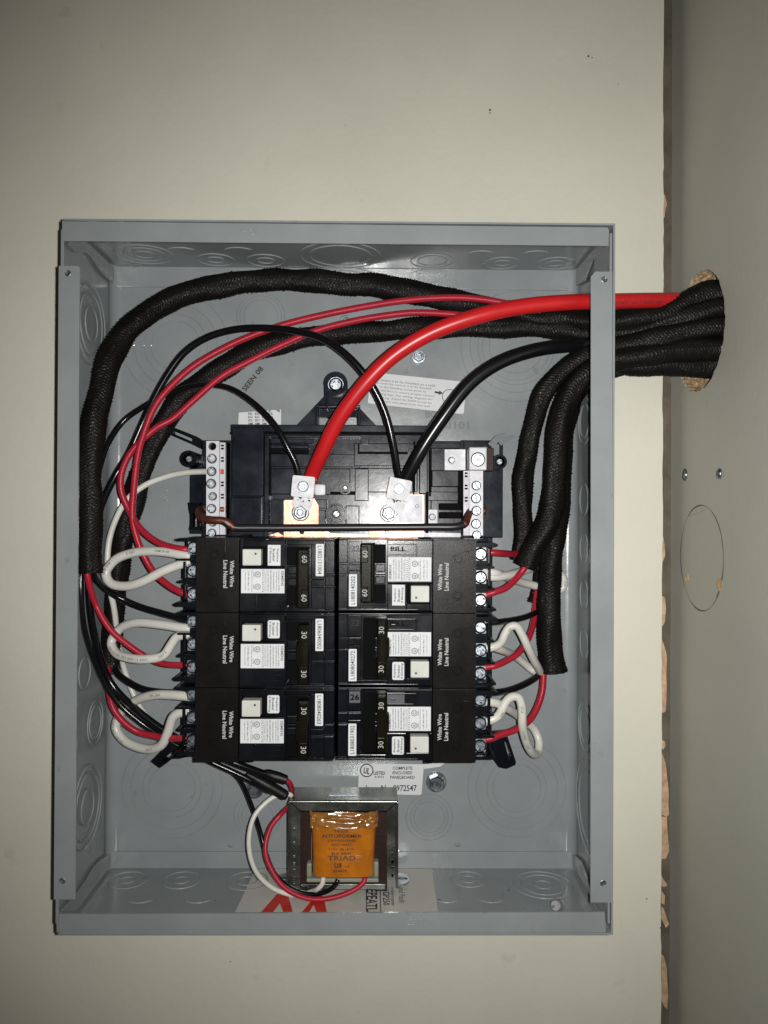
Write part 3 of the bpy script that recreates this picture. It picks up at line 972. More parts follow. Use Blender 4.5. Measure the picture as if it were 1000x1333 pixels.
# ================================================================== the black interior base with its metalwork
base = thing('panel_interior', 'black plastic bus bar base with silver lugs and neutral bars above the breakers', 'panel interior', (P(450, 990, 96).x, 80, P(450, 990, 96).z))
def bpart(name, m, fn, lab=None, smooth=35):
    bm = BM(); fn(bm); return parts(name, bm, m, base, lab, smooth)[-1]
def f(bm):
    bx(bm, 262, 573, 302, 985, 76, 94, .6)
    bx(bm, 247, 600, 264, 695, 82, 94, .6)
    bx(bm, 301, 553.5, 562, 700, 72, 92, .8)
    bx(bm, 560, 574, 604, 985, 71, 92, .8)
    bx(bm, 600, 573, 655, 700, 80, 94, .8)
    bx(bm, 600, 699, 641, 985, 81, 94, .8)
    bx(bm, 300, 690, 602, 985, 76, 94, .6)
part_base = part('base_plate', (lambda b: (f(b), b)[1])(BM()), 'base_plastic', base)
def f(bm):
    # smooth raised block at the left, rails, ledges and ribs
    bx(bm, 302, 556, 343, 646, 65, 74, .8)
    bx(bm, 344, 566.5, 350, 700, 63, 74, .5)
    bx(bm, 344, 566.5, 470, 569, 66, 74, .3)
    bx(bm, 301, 553, 562, 562.5, 66, 74, .6)
    bx(bm, 352, 571, 408, 577, 67, 74, .5)
    bx(bm, 352, 578, 402, 584, 66, 74, .8)
    bx(bm, 352, 591, 470, 608, 69.5, 74, .5)
    bx(bm, 352, 609.5, 470, 644, 68.5, 74, .8)
    bx(bm, 411, 578, 434, 591, 70, 74, .4)
    bx(bm, 461, 577, 555, 607, 69, 74, .6)
    bx(bm, 455, 609, 538, 641, 68, 74, .7)
    bx(bm, 462, 610, 480, 652, 66, 74, .6)
    bx(bm, 540, 575, 544, 640, 66, 74, .4)
    bx(bm, 546, 576, 557, 643, 64, 74, .7)
    bx(bm, 560, 576, 600, 584, 67, 74, .6)
    bx(bm, 562, 612, 598, 634, 67.5, 74, .8)
    bx(bm, 300, 647, 340, 690, 69, 76, .8)
    bx(bm, 352, 650, 372, 690, 68, 76, .6)
    bx(bm, 412, 650, 426, 662, 68, 76, .5)
    bx(bm, 412, 664, 424, 692, 68, 76, .5)
    bx(bm, 450, 658, 468, 692, 68, 76, .7)
    bx(bm, 556, 640, 600, 652, 68, 76, .5)
    bx(bm, 470, 571, 480, 578, 66, 74, .3)
    bx(bm, 532, 584, 541, 588, 66, 74, .3)
    for k in range(7): bx(bm, 417 + k * 4.0, 594 + abs(k - 3) * 1.3, 418.3 + k * 4.0, 606 - abs(k - 3), 69.2, 70.2, .1)
bpart('moulded_rib', 'base_plastic', f)
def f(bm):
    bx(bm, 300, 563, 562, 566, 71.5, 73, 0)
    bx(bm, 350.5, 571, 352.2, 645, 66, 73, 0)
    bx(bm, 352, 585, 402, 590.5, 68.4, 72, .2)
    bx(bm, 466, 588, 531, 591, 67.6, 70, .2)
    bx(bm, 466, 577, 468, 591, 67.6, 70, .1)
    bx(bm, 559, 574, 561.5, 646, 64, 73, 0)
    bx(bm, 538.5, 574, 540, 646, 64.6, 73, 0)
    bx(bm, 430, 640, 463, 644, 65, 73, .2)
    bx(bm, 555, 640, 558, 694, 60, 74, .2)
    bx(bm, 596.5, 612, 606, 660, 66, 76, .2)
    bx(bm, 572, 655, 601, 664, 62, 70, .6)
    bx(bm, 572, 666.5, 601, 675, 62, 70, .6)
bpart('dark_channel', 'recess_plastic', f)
# top mounting tab with a square window
def f(bm):
    out = [(384, 556), (422, 516)] + [(437 + 15.5 * math.cos(a), 499 - 15.5 * math.sin(a)) for a in np.linspace(math.radians(190), math.radians(-10), 18)] + [(454, 516), (492, 556)]
    plate_px(bm, out, [[(415, 531), (465, 531), (465, 553), (415, 553)], circ(437, 499, 9, 20)], 82, 10)
    ring = circ(437, 499, 15.5, 30)
    plate_px(bm, ring, [circ(437, 499, 10.5, 24)], 77, 6)
    bx(bm, 411, 527, 469, 530, 76, 84, .4); bx(bm, 411, 530, 414.6, 553, 76, 84, .4); bx(bm, 465.5, 530, 469, 553, 76, 84, .4)
    bx(bm, 424, 512, 427, 531, 75, 84, .4); bx(bm, 452, 512, 455, 531, 75, 84, .4)
    bx(bm, 417, 532, 464, 543.5, 84, 92, .3)
bpart('mounting_tab', 'base_plastic', f)
bm = screw_p(437, 500, 9.2, 80, 'combo', .6, 10.5, 3); part('mounting_screw', bm, 'zinc', base)
# side ears, bosses and feet
def f(bm):
    for px, py, r in ((245.5, 597, 10.5), (650.5, 601, 9.5)):
        q = P(px, py, 62)
        lathe(bm, Vector((q.x, 92, q.z)), YN, [(r * .58, 0), (r * .58, 30), (r * .40, 30), (r * .34, 20), (0, 20)], 28)
    bx(bm, 243, 592, 264, 604, 74, 90, .8)
    bx(bm, 640, 596, 650, 606, 78, 90, .8)
    plate_px(bm, [(220, 556), (228, 557), (256, 568), (262, 572), (262, 584), (250, 578), (222, 566), (217, 561)], [[(225, 560), (251, 571), (251, 575), (225, 564)]], 74, 8)
    plate_px(bm, [(245, 654), (260, 654), (258, 664), (262, 676), (260, 690), (246, 690), (249, 676), (246, 664)], [[(251, 668), (256, 668), (256, 686), (251, 686)]], 72, 12)
    # feet at the bottom
    plate_px(bm, [(196, 991), (214, 974), (232, 968), (250, 978), (250, 984), (233, 988), (224, 988), (218, 993), (208, 1000), (202, 996)], [[(210, 990), (224, 979), (228, 982), (214, 992)]], 78, 12)
    plate_px(bm, [(641, 958), (660, 956), (672, 992), (671, 996), (660, 1001), (650, 999), (642, 988)], [[(657, 966), (660, 966), (667, 988), (663, 989)]], 74, 14)
    bx(bm, 255, 958, 262, 985, 74, 90, .5)
bpart('mounting_ear', 'black_plastic', f)
for px, py, r in ((246, 597.5, 4.6), (650.5, 601, 4.6)):
    part('mounting_screw', screw_p(px, py, r, 66, 'slot', .4, 0, 1.5), 'dull_zinc', base)
def f(bm):
    plate_px(bm, [(636, 577), (646, 567), (656, 563), (660, 566), (650, 574), (642, 584)], [], 70, 2)
    plate_px(bm, [(648, 572), (668, 566), (672, 569), (652, 580)], [], 74, 2)
    plate_px(bm, [(640, 580), (650, 578), (650, 596), (644, 596)], [], 74, 4)
bpart('clear_clip', 'clear_plastic', f)
# copper stabs
def cplate(pts, y, lab=None, th=2.2, m='copper'):
    bm = BM(); plate_px(bm, pts, [], y, th)
    bmesh.ops.bevel(bm, geom=[e for e in bm.edges if len(e.link_faces) == 2 and e.calc_face_angle(0) > .8], offset=.35, segments=2, affect='EDGES')
    return part('copper_plate', bm, m, base, lab)
cplate([(369.5, 651), (385, 651), (385, 647), (408, 647), (414.5, 658), (414.5, 699), (369.5, 699)], 63)
cplate([(481, 662), (491, 651), (505, 644), (552, 644), (552, 699), (481, 699)], 62, 'wide copper plate plated silver')
cplate([(413, 692), (424, 689), (430, 694), (480, 696), (480, 699), (413, 699)], 66)
cplate([(350, 697), (362, 693), (371, 699)], 66)
cplate([(460, 695), (552, 693), (600, 694), (600, 699), (460, 699)], 67, m='tin_plate')
def f(bm):
    plate_px(bm, [(508, 645), (550, 645), (550, 680), (520, 680)], [], 61.6, .5)
    bx(bm, 554, 663, 570, 684, 66, 76, .4)
bpart('tin_plating', 'tin_plate', f)
for px, py, r in ((543, 659, 2.6), (563, 673, 4.5)):
    part('rivet', screw_p(px, py, r, 62, 'none' if 0 else 'hex', 0, 0, 1.0), 'tin_plate', base)
# round black bosses
for px, py, r, y in ((438, 669, 14, 60), (449.5, 635, 8.5, 62)):
    bm = BM(); q = P(px, py, y)
    rr = r * K(y)
    lathe(bm, Vector((q.x, 74, q.z)), YN, [(rr, 0), (rr, 74 - y), (rr * .82, 74 - y), (rr * .78, 70 - y), (rr * .62, 70 - y), (rr * .6, 73.4 - y), (rr * .45, 73.4 - y), (rr * .42, 71 - y), (0, 71 - y)], 32)
    part('round_boss', bm, 'black_plastic', base)
    part('boss_screw', screw_p(px, py, r * .36, y + 2, 'slot', .7, 0, 1.5), 'dull_zinc', base)
# main lugs: an aluminium block with a socket screw above, a hex nut below
def lug(cx, cy, ang, y):
    a = math.radians(ang)
    bm = BM()
    q = P(cx, cy, y); k = K(y)
    Mx = Matrix.Translation((q.x, 0, q.z)) @ Matrix.Rotation(-a, 4, 'Y')
    U = Vector((math.cos(a), 0, math.sin(a))); V = Vector((-math.sin(a), 0, math.cos(a)))
    O = Vector((q.x, y + 13, q.z))
    hw, hh = 14.6 * k, 13.8 * k
    outl = [(-hw, -hh + .8), (-hw + .8, -hh), (hw - .8, -hh), (hw, -hh + .8), (hw, hh - .8), (hw - .8, hh), (-hw + .8, hh), (-hw, hh - .8)]
    hole_ = circ(0, .2, 7.2 * k, 26)
    solid(bm, outl, [hole_], O, U, V, YN, 13)
    lp = part('lug', bm, 'aluminium', base, smooth=30)
    bm = BM(); solid(bm, [(x * .96, z_ * .96) for x, z_ in outl], [], O + Vector((0, -5, 0)), U, V, YN, 4)
    part('lug_core', bm, 'dull_zinc', lp)
    bm = BM()
    c = O + Vector((0, -13, 0)) + V * .2
    lathe(bm, c + Vector((0, 3.5, 0)), YN, [(6.8 * k, 0), (6.8 * k, 2.2), (6.2 * k, 3), (3.6 * k, 3), (3.3 * k, .5), (0, -5)], 28)
    solid(bm, circ(0, 0, 4.0 * k, 24), [circ(0, 0, 2.6 * k, 6, .3)], c + Vector((0, 1.6, 0)), U, V, YN, 1.2)
    part('set_screw', bm, 'dull_zinc', lp)
    # tongue bolted down below
    bm = BM()
    t = O - V * (hh + 7.5 * k)
    solid(bm, [(-10 * k, -9 * k), (10 * k, -9 * k), (13 * k, 0), (12 * k, 12 * k), (-12 * k, 12 * k), (-13 * k, 0)], [], t + Vector((0, -1.5, 0)), U, V, YN, 2.4)
    part('lug_tongue', bm, 'aluminium', lp)
    return lp, O, U, V, k
for cx, cy, ang, nx, ny, nr in ((394.5, 633.5, -5, 391, 667, 11.5), (519.5, 637, -11, 506, 668, 11.5)):
    lp, O, U, V, k = lug(cx, cy, ang, 44)
    # hex nut with a round flange
    bm = BM(); c = P(nx, ny, 54); c.y = 57.5
    kk = K(54)
    lathe(bm, c, YN, [(0, 0), (nr * kk, 0), (nr * kk, .8), (nr * .9 * kk, 1.3), (0, 1.3)], 32)
    lathe(bm, c + Vector((0, -1.3, 0)), YN, [(nr * .80 * kk, 0), (nr * .80 * kk, 2.8), (nr * .66 * kk, 3.6), (nr * .44 * kk, 3.6), (nr * .40 * kk, 1.6), (0, 1.6)], 6, rot=.35)
    part('hex_nut', bm, 'dull_zinc', lp)
    bm = BM(); cyl(bm, c + Vector((0, -2.8, 0)), YN, nr * .34 * kk, 3.2, 20, .5)
    lathe(bm, c + Vector((0, -6.0, 0)), YN, [(nr * .20 * kk, 0), (nr * .16 * kk, .4), (nr * .1 * kk, -.6), (0, -.6)], 12)
    part('stud', bm, 'zinc', lp)
    bm = BM()     # frayed copper strands showing under the lug
    for j in range(9):
        a_ = O - V * (13.8 * k + random.uniform(-.5, 2.0)) + U * random.uniform(-3.5, 4.5) + Vector((0, random.uniform(-5, -1), 0))
        lathe(bm, a_, (Vector((random.uniform(-1, 1), -1, random.uniform(-1, 1)))), [(0, 0), (.55, 0), (.55, 2.2), (0, 2.4)], 8)
    part('copper_strand', bm, 'bare_copper', lp)
bm = BM(); bx(bm, 409, 630, 424, 645, 50, 60, 1.5); part('clip', bm, 'aluminium', base)
for px, py in ((393, 692.5), (504, 692.5)):
    bm = BM(); cylp(bm, px, py, 3.2, 61.2, 63.5, 16, .2); cylp(bm, px, py, 2.0, 60.6, 62, 12, .1)
    part('small_stud', bm, 'black_plastic', base)
# neutral lug at the right: flat pad with a post, then the round set screw
def f(bm):
    q = lambda l: l
    plate_px(bm, [(579, 585), (606, 585), (606, 612), (579, 612)], [circ(588, 599, 4.4, 20)], 62, 3)
bpart('neutral_pad', 'aluminium', f, smooth=0)
def f(bm):
    cylp(bm, 588.5, 599, 4.0, 59.5, 67, 18, .4)
bpart('post', 'dull_zinc', f)
def f(bm): bx(bm, 611, 582, 634, 612, 46, 66, .8)
nl = bpart('neutral_lug', 'aluminium', f)
bm = BM(); c = P(622.5, 598, 45)
lathe(bm, Vector((c.x, 46.2, c.z)), YN, [(9.5 * K(45), 0), (9.5 * K(45), .7), (8.6 * K(45), .9), (7.8 * K(45), .3), (6 * K(45), .3), (6 * K(45), 1.1), (5.4 * K(45), 1.4), (2.6 * K(45), 1.4), (2.4 * K(45), -.2), (0, -4)], 30)
part('set_screw', bm, 'zinc', nl)
def f(bm): bx(bm, 634, 583, 643, 613, 60, 70, .6)
bpart('lug_backing', 'laminations', f)
# neutral bars with their terminal screws
def nbar(x0, x1, y0, y1, holes, screws, side_x, slots):
    bm = BM()
    plate_px(bm, [(x0, y0), (x1, y0), (x1, y1), (x0, y1)], [circ(a, b, 5.2, 20) for a, b in holes], 54, 7)
    nb = part('neutral_bar', bm, 'aluminium', base, smooth=30)
    bm = BM()
    plate_px(bm, [(side_x, y0 + 2), (side_x + 7.5, y0 + 2), (side_x + 7.5, y1), (side_x, y1)],
             [[(side_x + 1.5, yy - 3.2), (side_x + 5.5, yy - 3.2), (side_x + 5.5, yy - .8), (side_x + 1.5, yy - .8)] for yy in slots] + [[(side_x + 1.5, yy + .8), (side_x + 5.5, yy + .8), (side_x + 5.5, yy + 3.2), (side_x + 1.5, yy + 3.2)] for yy in slots], 57, 5)
    part('bar_edge', bm, 'tin_plate', nb, smooth=30)
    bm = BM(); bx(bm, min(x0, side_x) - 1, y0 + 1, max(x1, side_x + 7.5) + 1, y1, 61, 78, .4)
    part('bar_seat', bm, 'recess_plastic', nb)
    for px, py, kind, rr in screws:
        part('terminal_screw', screw_p(px, py, rr, 54.5, kind, px * .7 + py * .37, 0, 2.2), 'zinc', nb)
nbar(268.5, 285.5, 574, 696, [(276.5, 581)], [(275.5, 597, 'combo', 6.6), (275, 613.5, 'combo', 6.6), (274.5, 629.5, 'combo', 6.8), (276.5, 646, 'slot', 5.8), (275, 662, 'combo', 6.4), (276.5, 680, 'slot', 5.8), (275.5, 694, 'combo', 6)],
     286, [582, 598, 614, 630, 646, 663, 680])
nbar(611, 629, 611, 697, [], [(620.5, 632, 'combo', 6.4), (620, 648.5, 'combo', 6.8), (620.5, 665, 'combo', 6.6), (620, 682, 'combo', 6.6), (621, 696.5, 'combo', 6)], 603.5, [618, 634, 650, 680])
part('red_mark', (lambda b: (bx(b, 287, 611, 291.5, 617, 56.6, 57.2, 0), b)[1])(BM()), 'print_red', base)

# ================================================================== breakers
YFR = 14.5
KB = K(YFR)
MC = {}
def cached(key, name, m, fn, smooth=35):
    if key not in MC:
        bm = BM(); fn(bm)
        MC[key] = to_mesh(name, bm, m, Vector((0, 0, 0)), smooth)
    return MC[key]
def L(px, py, y=0.): return Vector(((px - 335) * KB, y, -(py - 748) * KB))
def lb(bm, a, b, c, d, y0, y1, bev=.3):
    p, q = L(a, b), L(c, d)
    box(bm, p.x, q.x, y0, y1, q.z, p.z, bev)
def lplate(bm, pts, holes, y0, h):
    g = lambda l: [(L(a, b).x, L(a, b).z) for a, b in l]
    solid(bm, g(pts), [g(l) for l in holes], Vector((0, y0 + h, 0)), Vector((1, 0, 0)), Vector((0, 0, 1)), YN, h)
def rrect(a, b, c, d, r=1.5, n=3):
    pts = []
    for cx, cy, s in ((c - r, b + r, -90), (c - r, d - r, 0), (a + r, d - r, 90), (a + r, b + r, 180)):
        for k in range(n + 1):
            t = math.radians(s + 90 * k / n); pts.append((cx + r * math.cos(t), cy + r * math.sin(t)))
    return pts
def ltext(bm, s, px, py, length, height, y, bold=.012):
    """text that reads downward (clockwise quarter turn); length runs along the photo's vertical"""
    text(bm, s, L(px, py, y), Vector((0, 0, -1)), Vector((1, 0, 0)), length * KB, height * KB, bold)
def fin(bm, a, b, c, d, y0, y1, taper=1.2):
    q = [(a, (b + d) / 2 - taper), (a + 4, b), (c, b), (c, d), (a + 4, d), (a, (b + d) / 2 + taper)]
    lplate(bm, q, [], y0, y1 - y0)
def body(bm):
    lb(bm, 311, 700.6, 435.5, 796.6, 7, 62, .5)
    lb(bm, 311.5, 738.5, 371, 795, 2.0, 8, .5)
    lb(bm, 345.5, 703, 371, 738, 2.2, 8, .5)
    lb(bm, 311.5, 702.5, 315, 738, 2.2, 8, .3)
    lb(bm, 315, 702.5, 345.5, 712, 2.4, 8, .4)
    lb(bm, 372, 703, 421.5, 709.5, 3.0, 8, .4)
    lb(bm, 404.8, 709, 421.5, 754.5, 2.6, 8, .4)
    lb(bm, 404.8, 763, 421.5, 765, 3.2, 8, .3)
    lb(bm, 404.8, 755, 421.5, 763, 3.6, 8, .3)
    lb(bm, 404.8, 765.5, 421.5, 793, 5.0, 8, .3)
    lb(bm, 422.5, 703, 435, 748, 4.5, 8, .5)
    lb(bm, 422.5, 749.5, 435, 763, 5.2, 8, .5)
    lb(bm, 422.5, 764.5, 435, 795, 4.2, 8, .5)
    lb(bm, 330, 703.2, 434.5, 704.6, 1.8, 4, .2)
    lb(bm, 312, 795, 434, 796.4, 3.5, 8, .2)
    # frame of the handle slot
    lplate(bm, rrect(370.5, 709.5, 404.6, 793.5, 4), [rrect(372.6, 711.5, 402.6, 791.2, 2.5)], 2.4, 3)
    lb(bm, 373.5, 737.5, 386.5, 747.5, 3.6, 8, .6)
    lb(bm, 373.5, 748.8, 386.5, 752, 4.2, 8, .3)
    lb(bm, 373.5, 753, 386.5, 763, 3.6, 8, .6)
    lb(bm, 332, 773.5, 334, 790, 1.2, 3, .2); lb(bm, 334, 788.5, 371, 790, 1.4, 3, .2)
    lb(bm, 336, 775, 369, 776.4, 1.5, 3, .2)
    lb(bm, 360, 781, 366, 783, 1.4, 3, .2)
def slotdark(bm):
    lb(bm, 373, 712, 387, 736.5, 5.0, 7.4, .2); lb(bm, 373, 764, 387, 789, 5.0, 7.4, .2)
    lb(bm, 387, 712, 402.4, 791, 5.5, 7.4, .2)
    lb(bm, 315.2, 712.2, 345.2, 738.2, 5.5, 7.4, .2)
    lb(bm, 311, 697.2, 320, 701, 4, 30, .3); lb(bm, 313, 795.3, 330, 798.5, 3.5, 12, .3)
def handle60(bm):
    lb(bm, 387.5, 714, 403, 791, -5.5, 6, 1.2)
    lb(bm, 386, 716, 389, 790, -3.5, 6, .6)
    lb(bm, 393, 719, 402.5, 735, -6.0, -4, .6); lb(bm, 393, 766, 402.5, 787, -6.0, -4, .6)
def handle30(bm):
    lb(bm, 389, 714.5, 402.5, 791.5, -5.0, 6, 1.2)
    lb(bm, 391.5, 717, 402, 736, -5.6, -4, .6); lb(bm, 391.5, 768, 402, 789, -5.6, -4, .6)
    lb(bm, 386.5, 742, 390, 766, -3.5, 6, .6)
def cover(bm):
    lplate(bm, rrect(255, 700.2, 311, 796.8, 1.0), [], 0, 58)
    bmesh.ops.bevel(bm, geom=[e for e in bm.edges if len(e.link_faces) == 2 and e.calc_face_angle(0) > 1.2 and all(abs(v.co.y) < .01 for v in e.verts)], offset=.6, segments=2, affect='EDGES')
    lplate(bm, rrect(286.5, 728, 310.4, 766.5, 1), [], -.35, .5)
    for py in (723, 771):
        c = L(279, py, 0)
        lathe(bm, c, YN, [(6.8 * KB, -.1), (6.4 * KB, .55), (5.2 * KB, .55), (4.9 * KB, -.1)], 28)
        lathe(bm, c, YN, [(4.2 * KB, -.1), (3.7 * KB, .35), (0, .35)], 24)
    for a, b, c_, d in ((292.5, 703, 293.6, 719), (263, 708, 264, 711), (264, 780, 271, 781), (259, 795, 302, 795.8)):
        lb(bm, a, b, c_, d, -.25, .2, .1)
    for k in range(16):
        a = 262 + (k * 37 % 41); b = 704 + (k * 29 % 88)
        if 284 < a and 724 < b < 770: continue
        lb(bm, a, b, a + 1.2, b + 2.6, -.16, .2, .05)
def block(bm):
    lb(bm, 235, 702, 256, 795, 17, 58, .6)
    for a, b, c_, d, y0 in ((227, 701.2, 257, 705.6, 6), (228, 728.5, 257, 731.5, 8), (229, 757, 257, 761, 8), (225, 785.5, 257, 791.5, 6)):
        fin(bm, a, b, c_, d, y0, 56)
    lb(bm, 232, 733, 236, 756, 14, 56, .5); lb(bm, 232, 763, 236, 784, 14, 56, .5)
    lb(bm, 236, 792, 255, 796.5, 12, 56, .5)
    lb(bm, 236, 704.5, 257, 706.5, 12, 50, .3)
def clamp(bm):
    lplate(bm, rrect(238, 707.5, 254.5, 725.5, 1.5), [circ(246, 716.3, 7.6, 24)], 15.4, 1.2)
    lplate(bm, circ(246, 716.3, 7.8, 24), [], 16.8, .6)
def cached_parts(key, name, m, fn, smooth=35):
    if key not in MC:
        bm = BM(); fn(bm)
        MC[key] = [to_mesh(name, b, m, Vector((0, 0, 0)), smooth) for b in split_bm(bm)]
    return MC[key]
def mkbreaker(px, py, amp, serial, label, variant, flip):
    o = thing('circuit_breaker', label, 'circuit breaker', P(px, py, YFR), 'circuit breakers in two columns')
    org = ORG[o.name]
    ORG[o.name] = Vector((0, 0, 0))
    def pm(name, key, m, fn, par=o, smooth=35, lab=None):
        q = part(name, cached(key, name, m, fn, smooth), m, par, lab)
        ORG[q.name] = Vector((0, 0, 0)); return q
    pm('body', 'body', 'black_plastic', body)
    for me_ in cached_parts('slotdark', 'recess', 'recess_plastic', slotdark):
        q = part('recess', me_, 'recess_plastic', o); ORG[q.name] = Vector((0, 0, 0))
    hk = 'handle60' if amp == '60' else 'handle30'
    h = pm('handle', hk, 'handle_plastic', handle60 if amp == '60' else handle30)
    yt = -6.1 if amp == '60' else -5.7
    def num(bm):
        ltext(bm, amp, 397.2, 727, 9, 7, yt, -.004); ltext(bm, amp, 397.0, 777, 9, 7, yt, -.004)
    pm('lettering', 'num' + amp, 'print_white', num, h, 0)
    if flip and amp == '30': h.location.x = -18.5 * KB * S
    if flip and amp == '60': h.location.x = 3.0 * KB * S
    cv = pm('terminal_cover', 'cover', 'cover_plastic', cover)
    def wl(bm):
        ltext(bm, 'White Wire', 302.3, 747, 34, 5.6, -.42, .018); ltext(bm, 'Line Neutral', 293.8, 747.5, 36, 5.6, -.42, .018)
    pm('lettering', 'wl', 'print_white', wl, cv, 0)
    pm('terminal_block', 'block', 'black_plastic', block)
    for k, yy in enumerate((714.5, 745, 776)):
        c0 = pm('clamp_plate', 'clamp', 'dull_zinc', clamp); c0.location.z = -(yy - 716.3) * KB * S
        def sc_(bm):
            screw_head(bm, L(0, 0, 0) - L(0, 0, 0), YN, 4.6, 'combo' if (k + variant) % 3 else 'slot', .4 + k * .9 + variant * .55, 2.4)
        s_ = pm('terminal_screw', 'ts%d%d' % (k, variant), 'zinc', sc_)
        q = L(245.8, yy, 14.5); s_.location = (q + Vector((0, 1.2, 0))) * S
    def btn(bm):
        lb(bm, 316.5, 714.8, 340.5, 736, -3.0, 6, .8)
    tb = pm('test_button', 'btn', 'ivory_plastic', btn)
    def dot(bm): cyl(bm, L(333.5, 720.7, -2.95), YN, .75, .12, 12, .02)
    pm('dot', 'dot', 'print_black', dot, tb)
    rr = (lambda bm: lplate(bm, rrect(348, 709.5, 364.5, 736.5, .3), [], 2.05, .12)) if (variant == 0) else (lambda bm: lplate(bm, rrect(348.4, 710, 364, 733.5, 2.2), [], 2.05, .12))
    sk = pm('reminder_sticker', 'sk%d' % (variant == 0), 'label_paper', rr, smooth=0)
    cy = 723 if variant == 0 else 721.8
    def st_(bm):
        for i, (t, ln) in enumerate((('Replace', 17), ('Breaker', 17), ('if Blinking', 20))): ltext(bm, t, 360.6 - i * 4.7, cy, ln, 3.5, 1.98, .02)
    pm('lettering', 'st%d' % (variant == 0), 'print_grey', st_, sk, 0)
    lab_ = pm('rating_label', 'rl', 'label_paper', lambda bm: lplate(bm, rrect(313.5, 741, 370, 772.5, .4), [], 1.85, .12), smooth=0)
    def rt(bm):
        y = 1.78
        ltext(bm, 'SIEMENS', 367.3, 753, 20, 3.6, y, .02)
        rows = ['Circuit breaker for 120/240V~', 'Type QPF 2 pole GFCI 60 C', 'Cu/Al wire 14-6 AWG 60/75 C', '10kA 120/240V 50/60 Hz HACR',
                'Int. cap. 10,000 A RMS sym.', '1 2 4 3 6 8 1 3 5 2', '3 0 2 5 1 8 6 2 7 4']
        for i, t in enumerate(rows): ltext(bm, t, 362.8 - i * 3.5, 756.7, 28.5 - (i % 3) * 1.8, 2.0, y, .012)
        for i, t in enumerate(('Test monthly  See instructions', 'E 16893  Made in Mexico  VDC', 'Torque 36 lb-in  Ground fault')): ltext(bm, t, 327.4 - i * 4.2, 756.7, 28 - i * 2, 2.0, y, .012)
        for cyy, t in ((748, 'UL'), (764, 'C')):
            lplate(bm, circ(335, cyy, 3.9, 20), [circ(335, cyy, 3.1, 18)], y, .04)
            ltext(bm, t, 335, cyy, 3.6, 3.4, y, .03)
            ltext(bm, 'LISTED', 329.8, cyy, 7, 1.6, y, .02)
        for i in range(5): lplate(bm, [(343.2 + i * 4.2, 742), (343.4 + i * 4.2, 742), (343.4 + i * 4.2, 771.5), (343.2 + i * 4.2, 771.5)], [], y, .04)
    pm('lettering', 'rt', 'print_grey', rt, lab_, 0)
    sl = pm('serial_label', 'sl', 'label_paper', lambda bm: lplate(bm, rrect(410.5, 708, 421, 750, 1), [], 2.45, .12), smooth=0)
    pm('lettering', 'ser' + serial, 'print_black', lambda bm: ltext(bm, serial, 415.8, 729, 37, 5.6, 2.36, .012), sl, 0)
    if flip:
        # embossed lettering and a grey patch on the recessed ledge next to the handle
        def em(bm):
            if py > 900: pass
            for i, t in enumerate(('LL', 'LL', 'B')):
                pass
            text(bm, 'BILL' if py < 900 else 'OFF', L(357, 783.5, 1.9), Vector((-1, 0, 0)), Vector((0, 0, -1)), 20 * KB, 6 * KB, .03)
        if py > 900:
            pm('grey_patch', 'gp', 'print_grey', lambda bm: (lplate(bm, [(348, 775.5), (371, 775.5), (371, 791.5), (348, 791.5)], [], 1.86, .14), lplate(bm, [(406, 776), (420, 776), (420, 791), (406, 791)], [], 4.8, .14)), smooth=0)
        pm('lettering', 'em%d' % (py > 900), 'recess_plastic', em, smooth=0)
        pm('lettering', 'em2%d' % (py > 900), 'cover_plastic' if py < 900 else 'recess_plastic',
           lambda bm: text(bm, '22' if py < 900 else '26', L(413, 783.5, 4.7), Vector((-1, 0, 0)), Vector((0, 0, -1)), 12 * KB, 8 * KB, .03), smooth=0)
    ORG[o.name] = org
    if flip: o.rotation_euler = (0, math.pi, 0)
    return o
Wb = 'double breaker marked %s with serial %s, %s'
mkbreaker(335, 748, '60', 'L1802131004', Wb % ('60', 'L1802131004', 'top of the left column'), 0, False)
mkbreaker(334.5, 846, '30', 'L1806040002', Wb % ('30', 'L1806040002', 'middle of the left column'), 1, False)
mkbreaker(334, 944, '30', 'L1808040263', Wb % ('30', 'L1808040263', 'bottom of the left column'), 2, False)
mkbreaker(540.3, 750.2, '60', 'L1808140202', Wb % ('60', 'L1808140202', 'top of the right column'), 0, True)
mkbreaker(540, 848, '30', 'L1808040272', Wb % ('30', 'L1808040272', 'middle of the right column'), 1, True)
mkbreaker(539.6, 945.5, '30', 'L1808031902', Wb % ('30', 'L1808031902', 'bottom of the right column'), 2, True)

# ================================================================== cables and wires
G1, G2, G3 = 'red wires to the breakers', 'black wires to the breakers', 'white wires to the breakers'
xw = XS
def WP(x, y, py, ): # a point inside the hole in the side wall, at the height seen at py
    return Vector((x, y, PX(930, py, XS).z))
red = wire('power_cable', [WP(xw + 22, 55, 395), (905, 392, 50), (850, 391, 36), (797, 392, 24), (740, 393.5, 18), (680, 399, 14), (620, 412, 12), (560, 434, 14), (510, 465, 18), (470, 506, 24), (440, 548, 32), (419, 590, 42), (405, 622, 52), (402, 634, 54)],
     10.2, 'red_cable', 'thick red power cable curving from the wall hole down to the left lug', 'cable', seg=22, yref=24, marks=[('600V XHHW-2 VW-1 SUNLIGHT RES', 66, -.50, 2.3, 'print_black')])
wire('power_cable', [(815, 452, 62), (790, 449, 58), (750, 449, 48), (700, 455, 42), (650, 472, 38), (612, 499, 38), (575, 546, 40), (545, 592, 44), (526, 628, 50)],
     9.2, 'black_cable', 'thick black power cable curving down to the lug on the wide plated copper plate', 'cable', seg=22, yref=38)
